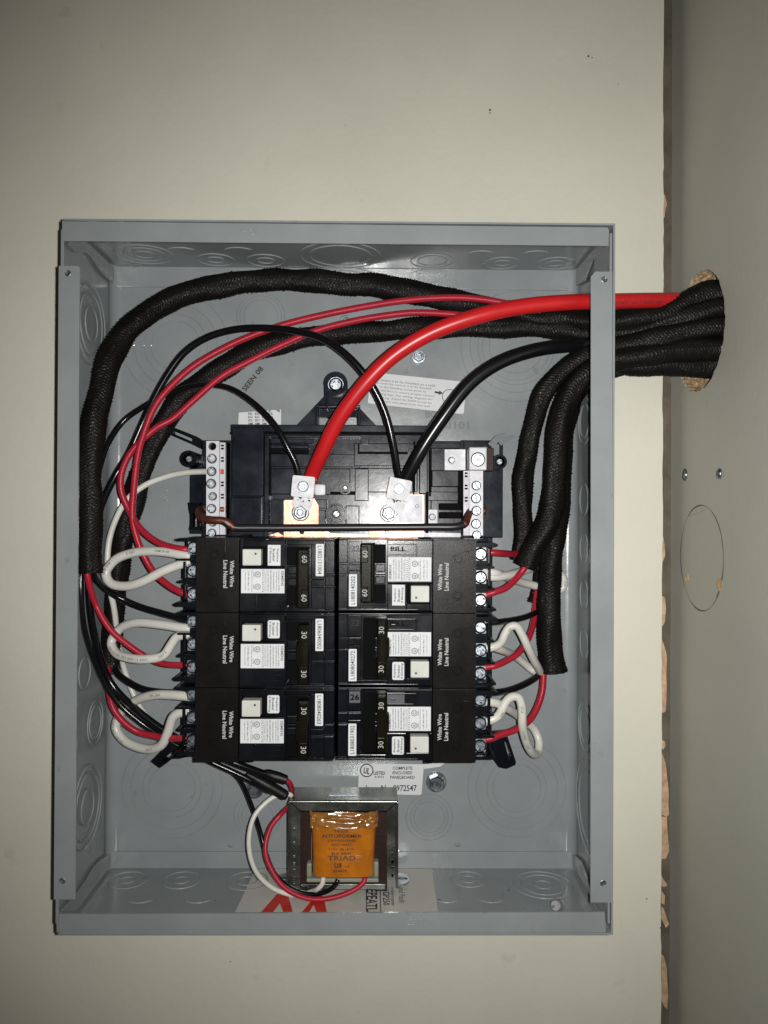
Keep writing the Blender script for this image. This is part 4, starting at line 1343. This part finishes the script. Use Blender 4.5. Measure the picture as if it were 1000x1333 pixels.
wire('power_cable', [(262, 662, 60), (263, 672, 52), (270, 677, 47), (290, 678, 43), (303, 686, 44), (330, 687, 45), (400, 687, 46), (480, 686.5, 46), (560, 686, 46), (598, 685, 46), (606, 681, 48), (609, 671, 54), (614, 665, 58)], 5.0, 'bond_wire',
     'straight black bonding wire running across below the lugs', 'wire', yref=46)
o = bpy.data.objects[[x.name for x in C.objects if x.name.startswith('power_cable')][-1]]
o.name = 'bonding_wire'; ORG[o.name] = Vector(o.location) / S
wire('stripped_end', [(295, 663, 60), (285, 663, 59), (262, 663, 59.5), (259, 668, 54), (264, 675, 47), (278, 677, 43.5), (291, 678, 43), (298, 681, 43.5), (303, 686, 44), (306, 687, 44.3)], 5.15, 'bare_copper', parent=o, yref=46, label='bare brown copper end at the left')
wire('stripped_end', [(603, 683.5, 46), (606, 681, 47.6), (609.5, 671, 54), (614, 665, 58), (628, 665, 60), (633, 665, 60)], 5.15, 'bare_copper', parent=o, yref=46, label='bare brown copper end at the right')
# strands showing where cables enter the lugs
for cx, cy, n_, wd in ((388, 620, 3, 5), (404, 620, 4, 14), (522, 623, 7, 18)):
    bm = BM()
    for j in range(n_):
        q = P(cx + (j / max(1, n_ - 1) - .5) * wd, cy + random.uniform(-1.5, 1), 49)
        cyl(bm, q, Vector((.2, .1, -1)), .75, 4, 8, .1)
    part('copper_strand', bm, 'bare_copper', base)

BL = [  # thin black wires that sweep down the left of the box
 ([(389, 624, 50), (386, 606, 48), (376, 585, 46), (358, 553, 46), (332, 526, 50), (305, 508, 56), (285, 502, 62), (255, 502, 68), (222, 511, 72), (184, 531, 74), (160, 549, 74), (141, 577, 68), (129, 612, 62), (119, 655, 52), (112, 700, 44), (106, 745, 35), (105.5, 775, 34), (110, 820, 38), (124, 862, 46), (148, 908, 52), (185, 942, 55), (230, 970, 54), (275, 992, 54), (318, 1012, 56), (350, 1030, 58)], 3.8,
  'thin black wire from the left lug sweeping down the left side'),
 ([(520, 628, 52), (517, 610, 48), (512, 578, 44), (500, 533, 40), (478, 492, 36), (450, 461, 36), (420, 441, 40), (385, 431, 48), (345, 427, 54), (305, 429, 58), (268, 440, 60), (240, 459, 62), (218, 488, 64), (200, 520, 66), (186, 550, 68), (168, 590, 68), (150, 620, 66), (133, 655, 60), (123, 695, 50), (116, 745, 42), (117, 790, 42), (126, 840, 48), (145, 890, 54), (180, 926, 51), (225, 958, 49), (270, 978, 48), (310, 995, 50), (345, 1008, 54)], 4.8,
  'thin black wire from the plated lug arching high and down the left side'),
]
wire('thin_wire', BL[0][0], BL[0][1], 'black_wire', BL[0][2], 'wire', 'black wires sweeping down the left side', yref=55)
wire('thin_wire', BL[1][0], BL[1][1], 'black_wire', BL[1][2], 'wire', 'black wires sweeping down the left side', yref=50)

redA = [(720, 410, 62), (690, 404, 60), (655, 394, 58), (610, 388, 58), (565, 388, 58), (520, 392, 58), (470, 400, 58), (420, 410, 58), (368, 423, 58), (320, 440, 58), (290, 454, 58), (250, 478, 58), (214, 512, 56), (200, 532, 56), (188, 562, 54), (180, 590, 54), (174, 640, 52), (172.5, 674, 50), (180, 706, 48), (198, 742, 44), (218, 761, 38), (238, 772, 33), (246, 774, 33)]
redB = [(700, 420, 74), (640, 414, 70), (590, 409, 68), (540, 407, 67), (500, 411, 66), (455, 419, 66), (410, 431, 66), (365, 450, 66), (325, 470, 64), (290, 489, 62), (250, 523, 62), (225, 545, 62), (205, 556, 62), (190, 568, 60), (176, 582, 60), (165, 598, 58), (158, 618, 56), (158, 640, 54), (168, 664, 52), (181, 686, 48), (202, 704, 42), (222, 712, 36), (238, 715, 33), (246, 716, 33)]
wire('insulated_wire', redA, 4.3, 'red_wire', 'red wire arching to the lowest terminal of the top left breaker', 'wire', G1, yref=54)
wire('insulated_wire', redB, 4.3, 'red_wire', 'red wire arching under the other red one to the upper left terminal', 'wire', G1, yref=60)
wire('insulated_wire', [(113, 735, 27), (114, 748, 28), (118, 768, 33), (127, 792, 40), (144, 820, 40), (166, 839, 42), (190, 855, 44), (212, 864, 40), (236, 866, 34), (246, 866, 33)], 4.0, 'red_wire', 'red wire from the outer left sleeve end to the middle left breaker', 'wire', G1, yref=42)
wire('insulated_wire', [(141, 862, 78), (141, 878, 70), (142, 900, 58), (147, 921, 52), (160, 939, 50), (178, 952, 50), (200, 958, 46), (220, 961, 40), (236, 961, 34), (246, 961, 33)], 4.2, 'red_wire', 'red wire from the inner left sleeve end to the bottom left breaker', 'wire', G1, yref=50)
wire('insulated_wire', [(118, 735, 27), (122, 748, 30), (131, 760, 38), (150, 775, 50), (180, 789, 52), (210, 798, 46), (236, 805, 36), (248, 808, 33)], 4.3, 'black_wire', 'black wire from the outer left sleeve end to the middle left breaker', 'wire', G2, yref=46)
wire('insulated_wire', [(148, 862, 78), (153, 876, 74), (166, 887, 66), (186, 897, 56), (210, 901, 48), (236, 902, 38), (248, 903, 33)], 4.5, 'black_wire', 'black wire from the inner left sleeve end to the bottom left breaker', 'wire', G2, yref=55)
wire('insulated_wire', [(276, 614, 58), (262, 614, 62), (240, 615.5, 66), (215, 621, 68), (188, 632, 68), (165, 651, 66), (150, 678, 66), (142, 705, 66), (140, 735, 66), (143, 765, 68), (149, 795, 72), (152, 822, 76), (156, 848, 80), (161, 868, 84), (171, 897, 84), (184, 923, 82), (200, 943, 78), (214, 955, 72), (226, 960, 66)], 3.8, 'white_wire', 'long thin white wire from the left neutral bar running down behind the loops', 'wire', yref=70)
LT = 33
wire('insulated_wire', [(248, 724, LT), (236, 722, LT), (218, 719, 36), (196, 717.5, 40), (172, 720, 44), (150, 729, 46), (138, 746, 46), (144, 759, 44), (165, 763, 40), (188, 756, 36), (212, 743.5, 34), (236, 734.5, LT), (248, 731, LT)], 6.0, 'white_wire', 'looped white wire at the top left breaker', 'wire', G3, yref=38,
     marks=[('SIA ROMEX', 14, .15, 1.7, 'print_grey'), ('DRY E', 42, .1, 1.8, 'print_grey'), ('WIG 0002', 62, .1, 1.8, 'print_grey')])
wire('insulated_wire', [(248, 818, LT), (236, 817, LT), (205, 812.5, 38), (175, 811, 44), (155, 820, 50), (145, 836, 50), (151, 850, 46), (170, 857, 40), (192, 858, 37), (213, 853, 36), (223, 839, 36), (231, 829, LT + 2), (248, 826, LT)], 5.9, 'white_wire', 'looped white wire at the middle left breaker', 'wire', G3, yref=40,
     marks=[('GAUGE 90C DRY 600V 12 AWG', 74, .2, 1.8, 'print_grey'), ('DRY E', 116, .1, 1.8, 'print_grey')])
wire('insulated_wire', [(248, 907, LT), (234, 905.5, LT + 2), (200, 905, 44), (172, 915, 56), (156, 930, 62), (151, 948, 62), (160, 962, 60), (178, 972, 54), (197, 975, 48), (211, 969, 42), (219, 952, 38), (227, 932, LT + 2), (248, 924, LT)], 6.0, 'white_wire', 'looped white wire at the bottom left breaker', 'wire', G3, yref=50,
     marks=[('WET 90C', 22, .1, 1.8, 'print_grey'), ('UR DRY 90C GAUGE', 72, .3, 1.8, 'print_grey'), ('DRY E', 116, .1, 1.8, 'print_grey')])
# right-hand side
RT_ = 33
wire('insulated_wire', [(628, 719, RT_), (644, 719.5, RT_), (658, 720.5, 42), (670, 721, 54), (684, 720, 66)], 4.4, 'red_wire', 'short red wire at the top terminal of the top right breaker', 'wire', G1, yref=38)
wire('insulated_wire', [(628, 776, RT_), (643, 771, RT_), (659, 765, 38), (672, 753, 44), (681, 742, 47), (695, 720, 46)], 4.4, 'red_wire', 'short red wire at the lowest terminal of the top right breaker', 'wire', G1, yref=40)
wire('insulated_wire', [(628, 750, RT_), (645, 751, 36), (662, 749, 44), (682, 743, 60), (705, 738, 82), (722, 742, 88), (733, 752, 88), (733, 765, 88), (722, 770, 88), (702, 764, 84), (680, 758, 74), (660, 751, 56), (645, 746, RT_ + 2), (628, 744, RT_)], 5.4, 'white_wire', 'looped white wire at the top right breaker passing behind the sleeve', 'wire', G3, yref=60,
     marks=[('KIG', 98, .1, 1.8, 'print_grey')])
wire('insulated_wire', [(628, 811, RT_), (645, 810, 34), (665, 807.5, 44), (685, 803, 58), (700, 796, 74), (712, 786, 82)], 4.0, 'black_wire', 'black wire at the middle right breaker', 'wire', G2, yref=50)
wire('insulated_wire', [(699, 770, 82), (697, 788, 76), (694, 813, 66), (687, 833, 56), (675, 850, 48), (658, 861, 40), (643, 867, RT_), (628, 869, RT_)], 4.2, 'red_wire', 'red wire curving down to the middle right breaker', 'wire', G1, yref=52)
wire('insulated_wire', [(628, 845, RT_), (646, 841, RT_), (653, 835, 36), (658, 824, 38), (664, 816, 39), (672, 815, 39), (679, 825, 40), (687, 842, 43), (695, 859, 52), (702, 872, 64), (703, 878, 74), (693, 872, 80), (672, 855, 70), (650, 845, 44), (628, 838, RT_)], 5.3, 'white_wire', 'looped white wire at the middle right breaker', 'wire', G3, yref=48,
     marks=[('VN', 24, .1, 1.8, 'print_grey')])
wire('insulated_wire', [(628, 902, RT_), (645, 901.5, 34), (665, 898, 44), (687, 889, 56), (702, 878, 68), (712, 862, 74)], 4.4, 'black_wire', 'black wire at the bottom right breaker', 'wire', G2, yref=50)
wire('insulated_wire', [(710, 855, 72), (708, 876, 68), (706, 900, 64), (699, 922, 58), (689, 938, 52), (671, 950, 44), (650, 957, 36), (640, 961, RT_), (628, 964, RT_)], 4.4, 'red_wire', 'red wire from the lower end of the right sleeve to the bottom right breaker', 'wire', G1, yref=54)
wire('insulated_wire', [(628, 941, RT_), (646, 934, RT_), (653, 925, 36), (659, 913, 38), (667, 907, 39), (675, 908, 39), (679, 918, 39), (680, 930, 39), (680, 942, 40), (685, 965, 48), (693, 980, 58), (700, 981, 68), (702, 966, 74), (696, 950, 76), (680, 936, 68), (660, 922, 46), (645, 915, RT_ + 2), (628, 913, RT_)], 5.6, 'white_wire', 'long looped white wire hanging below the bottom right breaker', 'wire', G3, yref=48,
     marks=[('VN', 12, .2, 1.8, 'print_grey'), ('VFLE', 40, .1, 1.8, 'print_grey'), ('2 AWG', 58, .1, 1.8, 'print_grey'), ('USTI', 72, .1, 1.8, 'print_grey')])

# braided sleeves
def EXIT(_, py, r_=8.0):
    z = PX(925, py, XS).z
    yr = hy - math.sqrt(max(0, (hr - 1.5) ** 2 - min(abs(z - hz) + 4, hr - 2) ** 2)) + r_ + .5
    return [Vector((XS - 3, yr + 1.5, z)), Vector((XS + 9, yr + .5, z)), Vector((XS + 24, yr + 1, z))]
sleeve([(117, 746, 25), (116.5, 700, 25), (116, 640, 25), (118, 580, 26), (127, 520, 32), (146, 459, 44), (178, 419, 58), (225, 389, 70), (290, 371, 74), (365, 364, 76), (450, 369, 78), (520, 377, 80), (575, 389, 80), (625, 400, 78), (685, 411, 68), (740, 417, 58), (800, 420, 48), (850, 411, 42)] + EXIT(30, 386), 14.6,
       'braided black sleeve arching highest, down the far left side', yref=62)
sleeve([(144, 876, 80), (147, 812, 80), (152, 762, 80), (162, 694, 80), (176, 642, 80), (190, 600, 80), (208, 558, 80), (238, 518, 82), (285, 482, 83), (340, 453, 84), (400, 438, 84), (450, 433, 84), (520, 429, 80), (600, 425, 76), (700, 425, 66), (770, 430, 56), (850, 424, 44)] + EXIT(12, 408), 13.6,
       'braided black sleeve arching below the first, ending beside the left breakers', yref=80)
sleeve([(676, 730, 66), (682, 694, 67), (681, 655, 66), (682, 617, 64), (689, 575, 60), (701, 528, 58), (722, 494, 56), (752, 468, 52), (797, 452, 46), (850, 441, 36)] + EXIT(18, 431), 12.0,
       'slimmer braided black sleeve, leftmost of those hanging down on the right', yref=62)
sleeve([(684, 738, 47), (694, 715, 46), (710, 685, 45), (721, 650, 44), (724, 610, 44), (726, 570, 44), (734, 530, 44), (752, 498, 44), (780, 478, 42), (802, 470, 42), (850, 459, 36)] + EXIT(24, 457), 14.6,
       'braided sleeve in front of the others on the right, ending at the top right breaker', yref=44)
sleeve([(719, 875, 70), (715, 820, 70), (715, 770, 70), (717, 720, 70), (722, 680, 68), (726, 640, 66), (729, 600, 66), (731, 560, 64), (744, 516, 60), (768, 487, 56), (803, 474, 52), (850, 474, 44)] + EXIT(10, 475), 15.2,
       'longest braided black sleeve on the right, hanging lowest with a flared end', flare0=1.14, yref=68)
sleeve([(695, 785, 84), (703, 752, 84), (713, 705, 84), (720, 640, 80), (726, 580, 78), (742, 520, 72), (775, 490, 66), (810, 480, 60), (870, 446, 58), (892, 446, 56)] + [Vector((XS - 10, 52, PX(925, 446, XS).z)), Vector((XS + 20, 54, PX(925, 446, XS).z))], 8.4,
       'thin braided black sleeve mostly hidden behind the longest one on the right', yref=80)

# ================================================================== the little transformer
YT = 54.
tr = thing('transformer', 'small orange taped transformer in a steel bracket at the bottom of the box', 'transformer', (P(446, 1158, 60).x, 66, BZ0))
def tpart(name, m, fn, lab=None, par=None, smooth=35):
    bm = BM(); fn(bm); return parts(name, bm, m, par or tr, lab, smooth)[0]
def f(bm):
    # channel bracket: top, two legs and a turned bottom lip
    plate_px(bm, [(375.5, 1043), (518, 1043), (504, 1056), (391, 1056)], [], YT, 1.2)
    plate_px(bm, [(375.5, 1043), (391, 1056), (391, 1160), (375, 1158)], [], YT + .2, 1.2)
    plate_px(bm, [(518, 1043), (518, 1158), (504, 1160), (504, 1056)], [], YT + .2, 1.2)
    a, b = P(375.5, 1043, YT), P(518, 1043, YT)
    c = P(446, 1159, YT)
    box(bm, a.x, b.x, YT + .4, YT + 30, a.z - 1.4, a.z + .2, .5)
    box(bm, a.x, a.x + 1.4, YT + .6, YT + 30, c.z, a.z - .3, .4)
    box(bm, b.x - 1.4, b.x, YT + .6, YT + 30, c.z, a.z - .3, .4)
br = tpart('bracket', 'bracket_steel', f)
def f(bm):
    for a_, b_, c_, d_ in ((376.5, 1043.5, 391, 1056), (517, 1043.5, 504, 1056)):
        plate_px(bm, [(a_, b_), (a_ + 1.6, b_), (c_ + .8, d_), (c_ - .8, d_ + .3)], [], YT - .12, .3)
    plate_px(bm, [(391, 1055.4), (504, 1055.4), (504, 1057), (391, 1057)], [], YT - .1, .3)
for (a_, b_), (c_, d_) in (((377, 1043.6), (517, 1043.6)), ((376.6, 1045), (376.2, 1156)), ((516.8, 1045), (516.8, 1156))):
    p_, q_ = P(a_, b_, YT + .4), P(c_, d_, YT + .4)
    bm = BM(); cyl(bm, p_, (q_ - p_), 1.05, (q_ - p_).length, 20, .3)
    part('folded_edge', bm, 'bracket_steel', br)
tpart('mitre_seam', 'recess_plastic', f, par=br)
def f(bm):
    for sx, px in ((0, 383), (1, 511)):
        for k in range(9):
            y = 1078 + k * 9 if sx == 0 else 1110 + (k % 4) * 9
            if sx == 0 and k in (1, 3): continue
            bx(bm, px - 1.3, y, px + 1.3, y + (5 if k % 2 else 3), YT - .1, YT + .5, .1)
tpart('stamped_mark', 'zinc', f, par=br)
def f(bm):
    bx(bm, 390, 1054, 405, 1160, YT + 1.6, YT + 28, .2)
    bx(bm, 488, 1054, 505, 1160, YT + 1.6, YT + 28, .2)
    bx(bm, 405, 1054, 488, 1062, YT + 1.7, YT + 28, .2)
    bx(bm, 405, 1146, 488, 1160, YT + 6, YT + 28, .2)
    bx(bm, 405, 1062, 488, 1146, YT + 14, YT + 28, .2)
    for k in range(16): bx(bm, 391 + .9 * k, 1057, 391.25 + .9 * k, 1158, YT + 1.45, YT + 2, 0)
    for k in range(15): bx(bm, 490 + .95 * k, 1057, 490.25 + .95 * k, 1158, YT + 1.45, YT + 2, 0)
tpart('lamination_stack', 'laminations', f)
def f(bm):
    bx(bm, 391, 1151, 502, 1158.5, YT - 2, YT + 8, .5)
tpart('base_lip', 'bracket_steel', f, 'pale lower lip of the bracket')
def f(bm):
    # mounting feet with an oval hole, resting on the floor of the box
    for px, s_ in ((521, 1), (369, -1)):
        q = PZ(px, 1152, BZ0 + 4)
        pts = []
        cx, cy = q.x, 71.
        for k in range(16):
            a = -math.pi / 2 + math.pi * k / 15
            pts.append((cx + s_ * (5 + 6 * math.cos(a)) - s_ * 4, cy + 9 * math.sin(a)))
        pts += [(cx - s_ * 8, cy + 10), (cx - s_ * 8, cy - 10)]
        if s_ < 0: pts = pts[::-1]
        solid(bm, pts, [[(cx + s_ * 2 + 4 * math.cos(t), cy + 2.6 * math.sin(t)) for t in np.linspace(0, 2 * math.pi, 16, endpoint=False)]], Vector((0, 0, BZ0 + 2.2)), Vector((1, 0, 0)), Vector((0, 1, 0)), Vector((0, 0, 1)), 1.3)
tpart('mounting_foot', 'zinc', f, smooth=0)
def f(bm):
    # coil: rounded block proud of the core
    q0, q1 = P(404, 1072, 42), P(490, 1142, 42)
    q2 = P(408, 1142, 42)
    w0 = (q1.x - q0.x) / 2; cx = (q0.x + q1.x) / 2
    n_ = 26
    rings = []
    for t in np.linspace(0, 1, 22):
        z = q0.z + (q1.z - q0.z) * t
        wv = w0 * (1 - .06 * t)
        ring = []
        for k in range(n_):
            a = math.pi * k / (n_ - 1)
            x = -math.copysign(abs(math.cos(a)) ** .35, math.cos(a)) * wv
            y = 62 - 20 * abs(math.sin(a)) ** .30 + .35 * mnoise.noise(Vector((x * .25, t * 6, 3)))
            ring.append(bm.verts.new((cx + x, y, z)))
        rings.append(ring)
    for A, B in zip(rings, rings[1:]):
        for k in range(n_ - 1): bm.faces.new((A[k], B[k], B[k + 1], A[k + 1]))
    bm.faces.new(rings[0]); bm.faces.new(rings[-1][::-1])
    bmesh.ops.recalc_face_normals(bm, faces=bm.faces[:])
coil = tpart('coil', 'orange_tape', f, 'coil wrapped in orange tape')
def f(bm):
    # crumpled clear tape over the top of the coil
    q0, q1 = P(401, 1057, 40), P(493, 1080, 40)
    nx, nz = 70, 26
    g = []
    for j in range(nz):
        t = j / (nz - 1)
        row = []
        for i in range(nx):
            u = i / (nx - 1)
            a = math.pi * u
            x = q0.x + (q1.x - q0.x) * (.5 - .5 * math.copysign(abs(math.cos(a)) ** .45, math.cos(a)))
            y = 60 - (19 + 2.5 * (t < .55)) * abs(math.sin(a)) ** .3
            z = q0.z + (q1.z - q0.z) * t
            v = Vector((u * 9, t * 4, 5))
            y += 1.9 * mnoise.noise(v) + 1.1 * abs(mnoise.noise(v * 2.7)) - 2.2 * math.exp(-((t - .45) / .08) ** 2) * -1
            row.append(bm.verts.new((x, y, z + .8 * mnoise.noise(v * 1.6 + Vector((3, 1, 0))))))
        g.append(row)
    for j in range(nz - 1):
        for i in range(nx - 1): bm.faces.new((g[j][i], g[j + 1][i], g[j + 1][i + 1], g[j][i + 1]))
    top = g[0]
    bmesh.ops.recalc_face_normals(bm, faces=bm.faces[:])
tpart('tape_wrap', 'clear_tape', f, 'shiny crumpled tape over the top of the coil', par=coil, smooth=60)
def f(bm):
    for x0, x1, y0, y1 in ((400, 406, 1078, 1145), (487, 492, 1078, 1140)):
        bx(bm, x0, y0, x1, y1, 58, 74, .5)
    bx(bm, 399, 1144, 493, 1149, 46, 70, .8)
    bx(bm, 399, 1124, 406, 1146, 50, 62, 1.5); bx(bm, 487, 1122, 493, 1146, 50, 62, 1.5)
tpart('bobbin', 'bobbin', f)
def f(bm):
    y = 40.9; k = K(y)
    for s_, py, w_, h, b in (('N-2X', 1082, 18, 3.6, .015), ('AUTOFORMER', 1088.5, 52, 4.4, .02), ('230V50/60HZ', 1094.5, 38, 3.2, .01), ('RED-WHT', 1100, 26, 3.4, .01), ('115V @ .87A', 1106, 33, 3.2, .01),
                             ('BLK-WHT', 1111.5, 26, 3.4, .01), ('TRIAD', 1117.5, 36, 6.0, .0), ('E50679', 1134, 17, 3.2, .02)):
        text(bm, s_, P(445 if s_ != 'E50679' else 443, py, y), Vector((1, 0, 0)), Vector((0, 0, 1)), w_ * k, h * k, b)
    text(bm, 'RU', P(440, 1127, y), Vector((-1, 0, 0)), Vector((0, 0, 1)), 9 * k, 6.5 * k, .03)
    text(bm, 'US', P(452, 1128, y), Vector((1, 0, 0)), Vector((0, 0, 1)), 6 * k, 2.6 * k, .02)
bm = BM(); f(bm); part('lettering', bm, 'print_black', coil, smooth=0)
def f(bm):
    a = P(427, 1036.5, 66); c = PZ(447, 1034, P(446, 1043, YT).z + .4)
    box(bm, c.x - 11, c.x + 11, c.y - 3, c.y + 3, c.z - .1, c.z + .25, .2)
tpart('nameplate', 'zinc', f, par=br)
# its leads
wire('lead', [(421, 1142, 46), (420, 1150, 45), (414, 1157, 46), (408, 1160, 50), (396, 1164, 52), (378, 1164.5, 50), (352, 1154, 48), (332, 1132, 46), (324, 1098, 46), (330, 1065, 50), (344, 1047, 54), (360, 1036, 58), (376, 1034, 60), (380, 1036, 62)], 3.2, 'white_wire', parent=tr, yref=48, label='white lead')
wire('lead', [(475, 1142, 46), (474, 1148, 44), (462, 1158, 42), (440, 1167, 41), (415, 1171, 41), (394, 1168, 42), (371, 1156, 44), (355, 1135, 46), (345.5, 1108, 50), (352, 1078, 54), (366, 1060, 60), (376, 1050, 70), (384, 1040, 90)], 3.3, 'red_wire', parent=tr, yref=45, label='red lead curving under the coil')
wire('lead', [(440, 1145, 46), (436, 1153, 46), (424, 1161, 47), (402, 1164, 48), (378, 1156, 50), (358, 1138, 54), (346, 1110, 60), (338, 1080, 64), (326, 1045, 64), (312, 1015, 60), (296, 1000, 57)], 3.1, 'black_wire', parent=tr, yref=52, label='black lead')
wire('lead', [(368, 1014, 50), (376, 1018, 52), (380, 1026, 60), (381, 1034, 74)], 3.4, 'red_wire', parent=tr, yref=54, label='short red lead into the upper splice')
# taped splices
def splice(a, b, r0, r1, lab):
    bm = BM()
    A, B = P(*a), P(*b)
    d = (B - A)
    L_ = d.length
    k = K(a[2])
    lathe(bm, A, d.normalized(), [(0, -1), (r0 * .8 * k, 0), (r0 * k, L_ * .15), (r1 * k, L_ * .35), (r1 * 1.02 * k, L_ * .6), (r1 * .9 * k, L_ * .95), (r1 * .6 * k, L_), (0, L_ - 1)], 20)
    for v in bm.verts: v.co += Vector((mnoise.noise(v.co * .35), mnoise.noise(v.co * .35 + Vector((9, 0, 0))), mnoise.noise(v.co * .35 + Vector((0, 9, 0))))) * .5
    solo('taped_splice', bm, 'heat_shrink', lab, 'wire splice', 'taped splices above the transformer')
splice((322, 1008, 54), (374, 1037, 56), 5, 7.5, 'long tapering black taped splice above the transformer')
splice((345, 1006, 50), (374, 1016, 50), 6, 6.5, 'short blunt black splice with the red lead coming out')
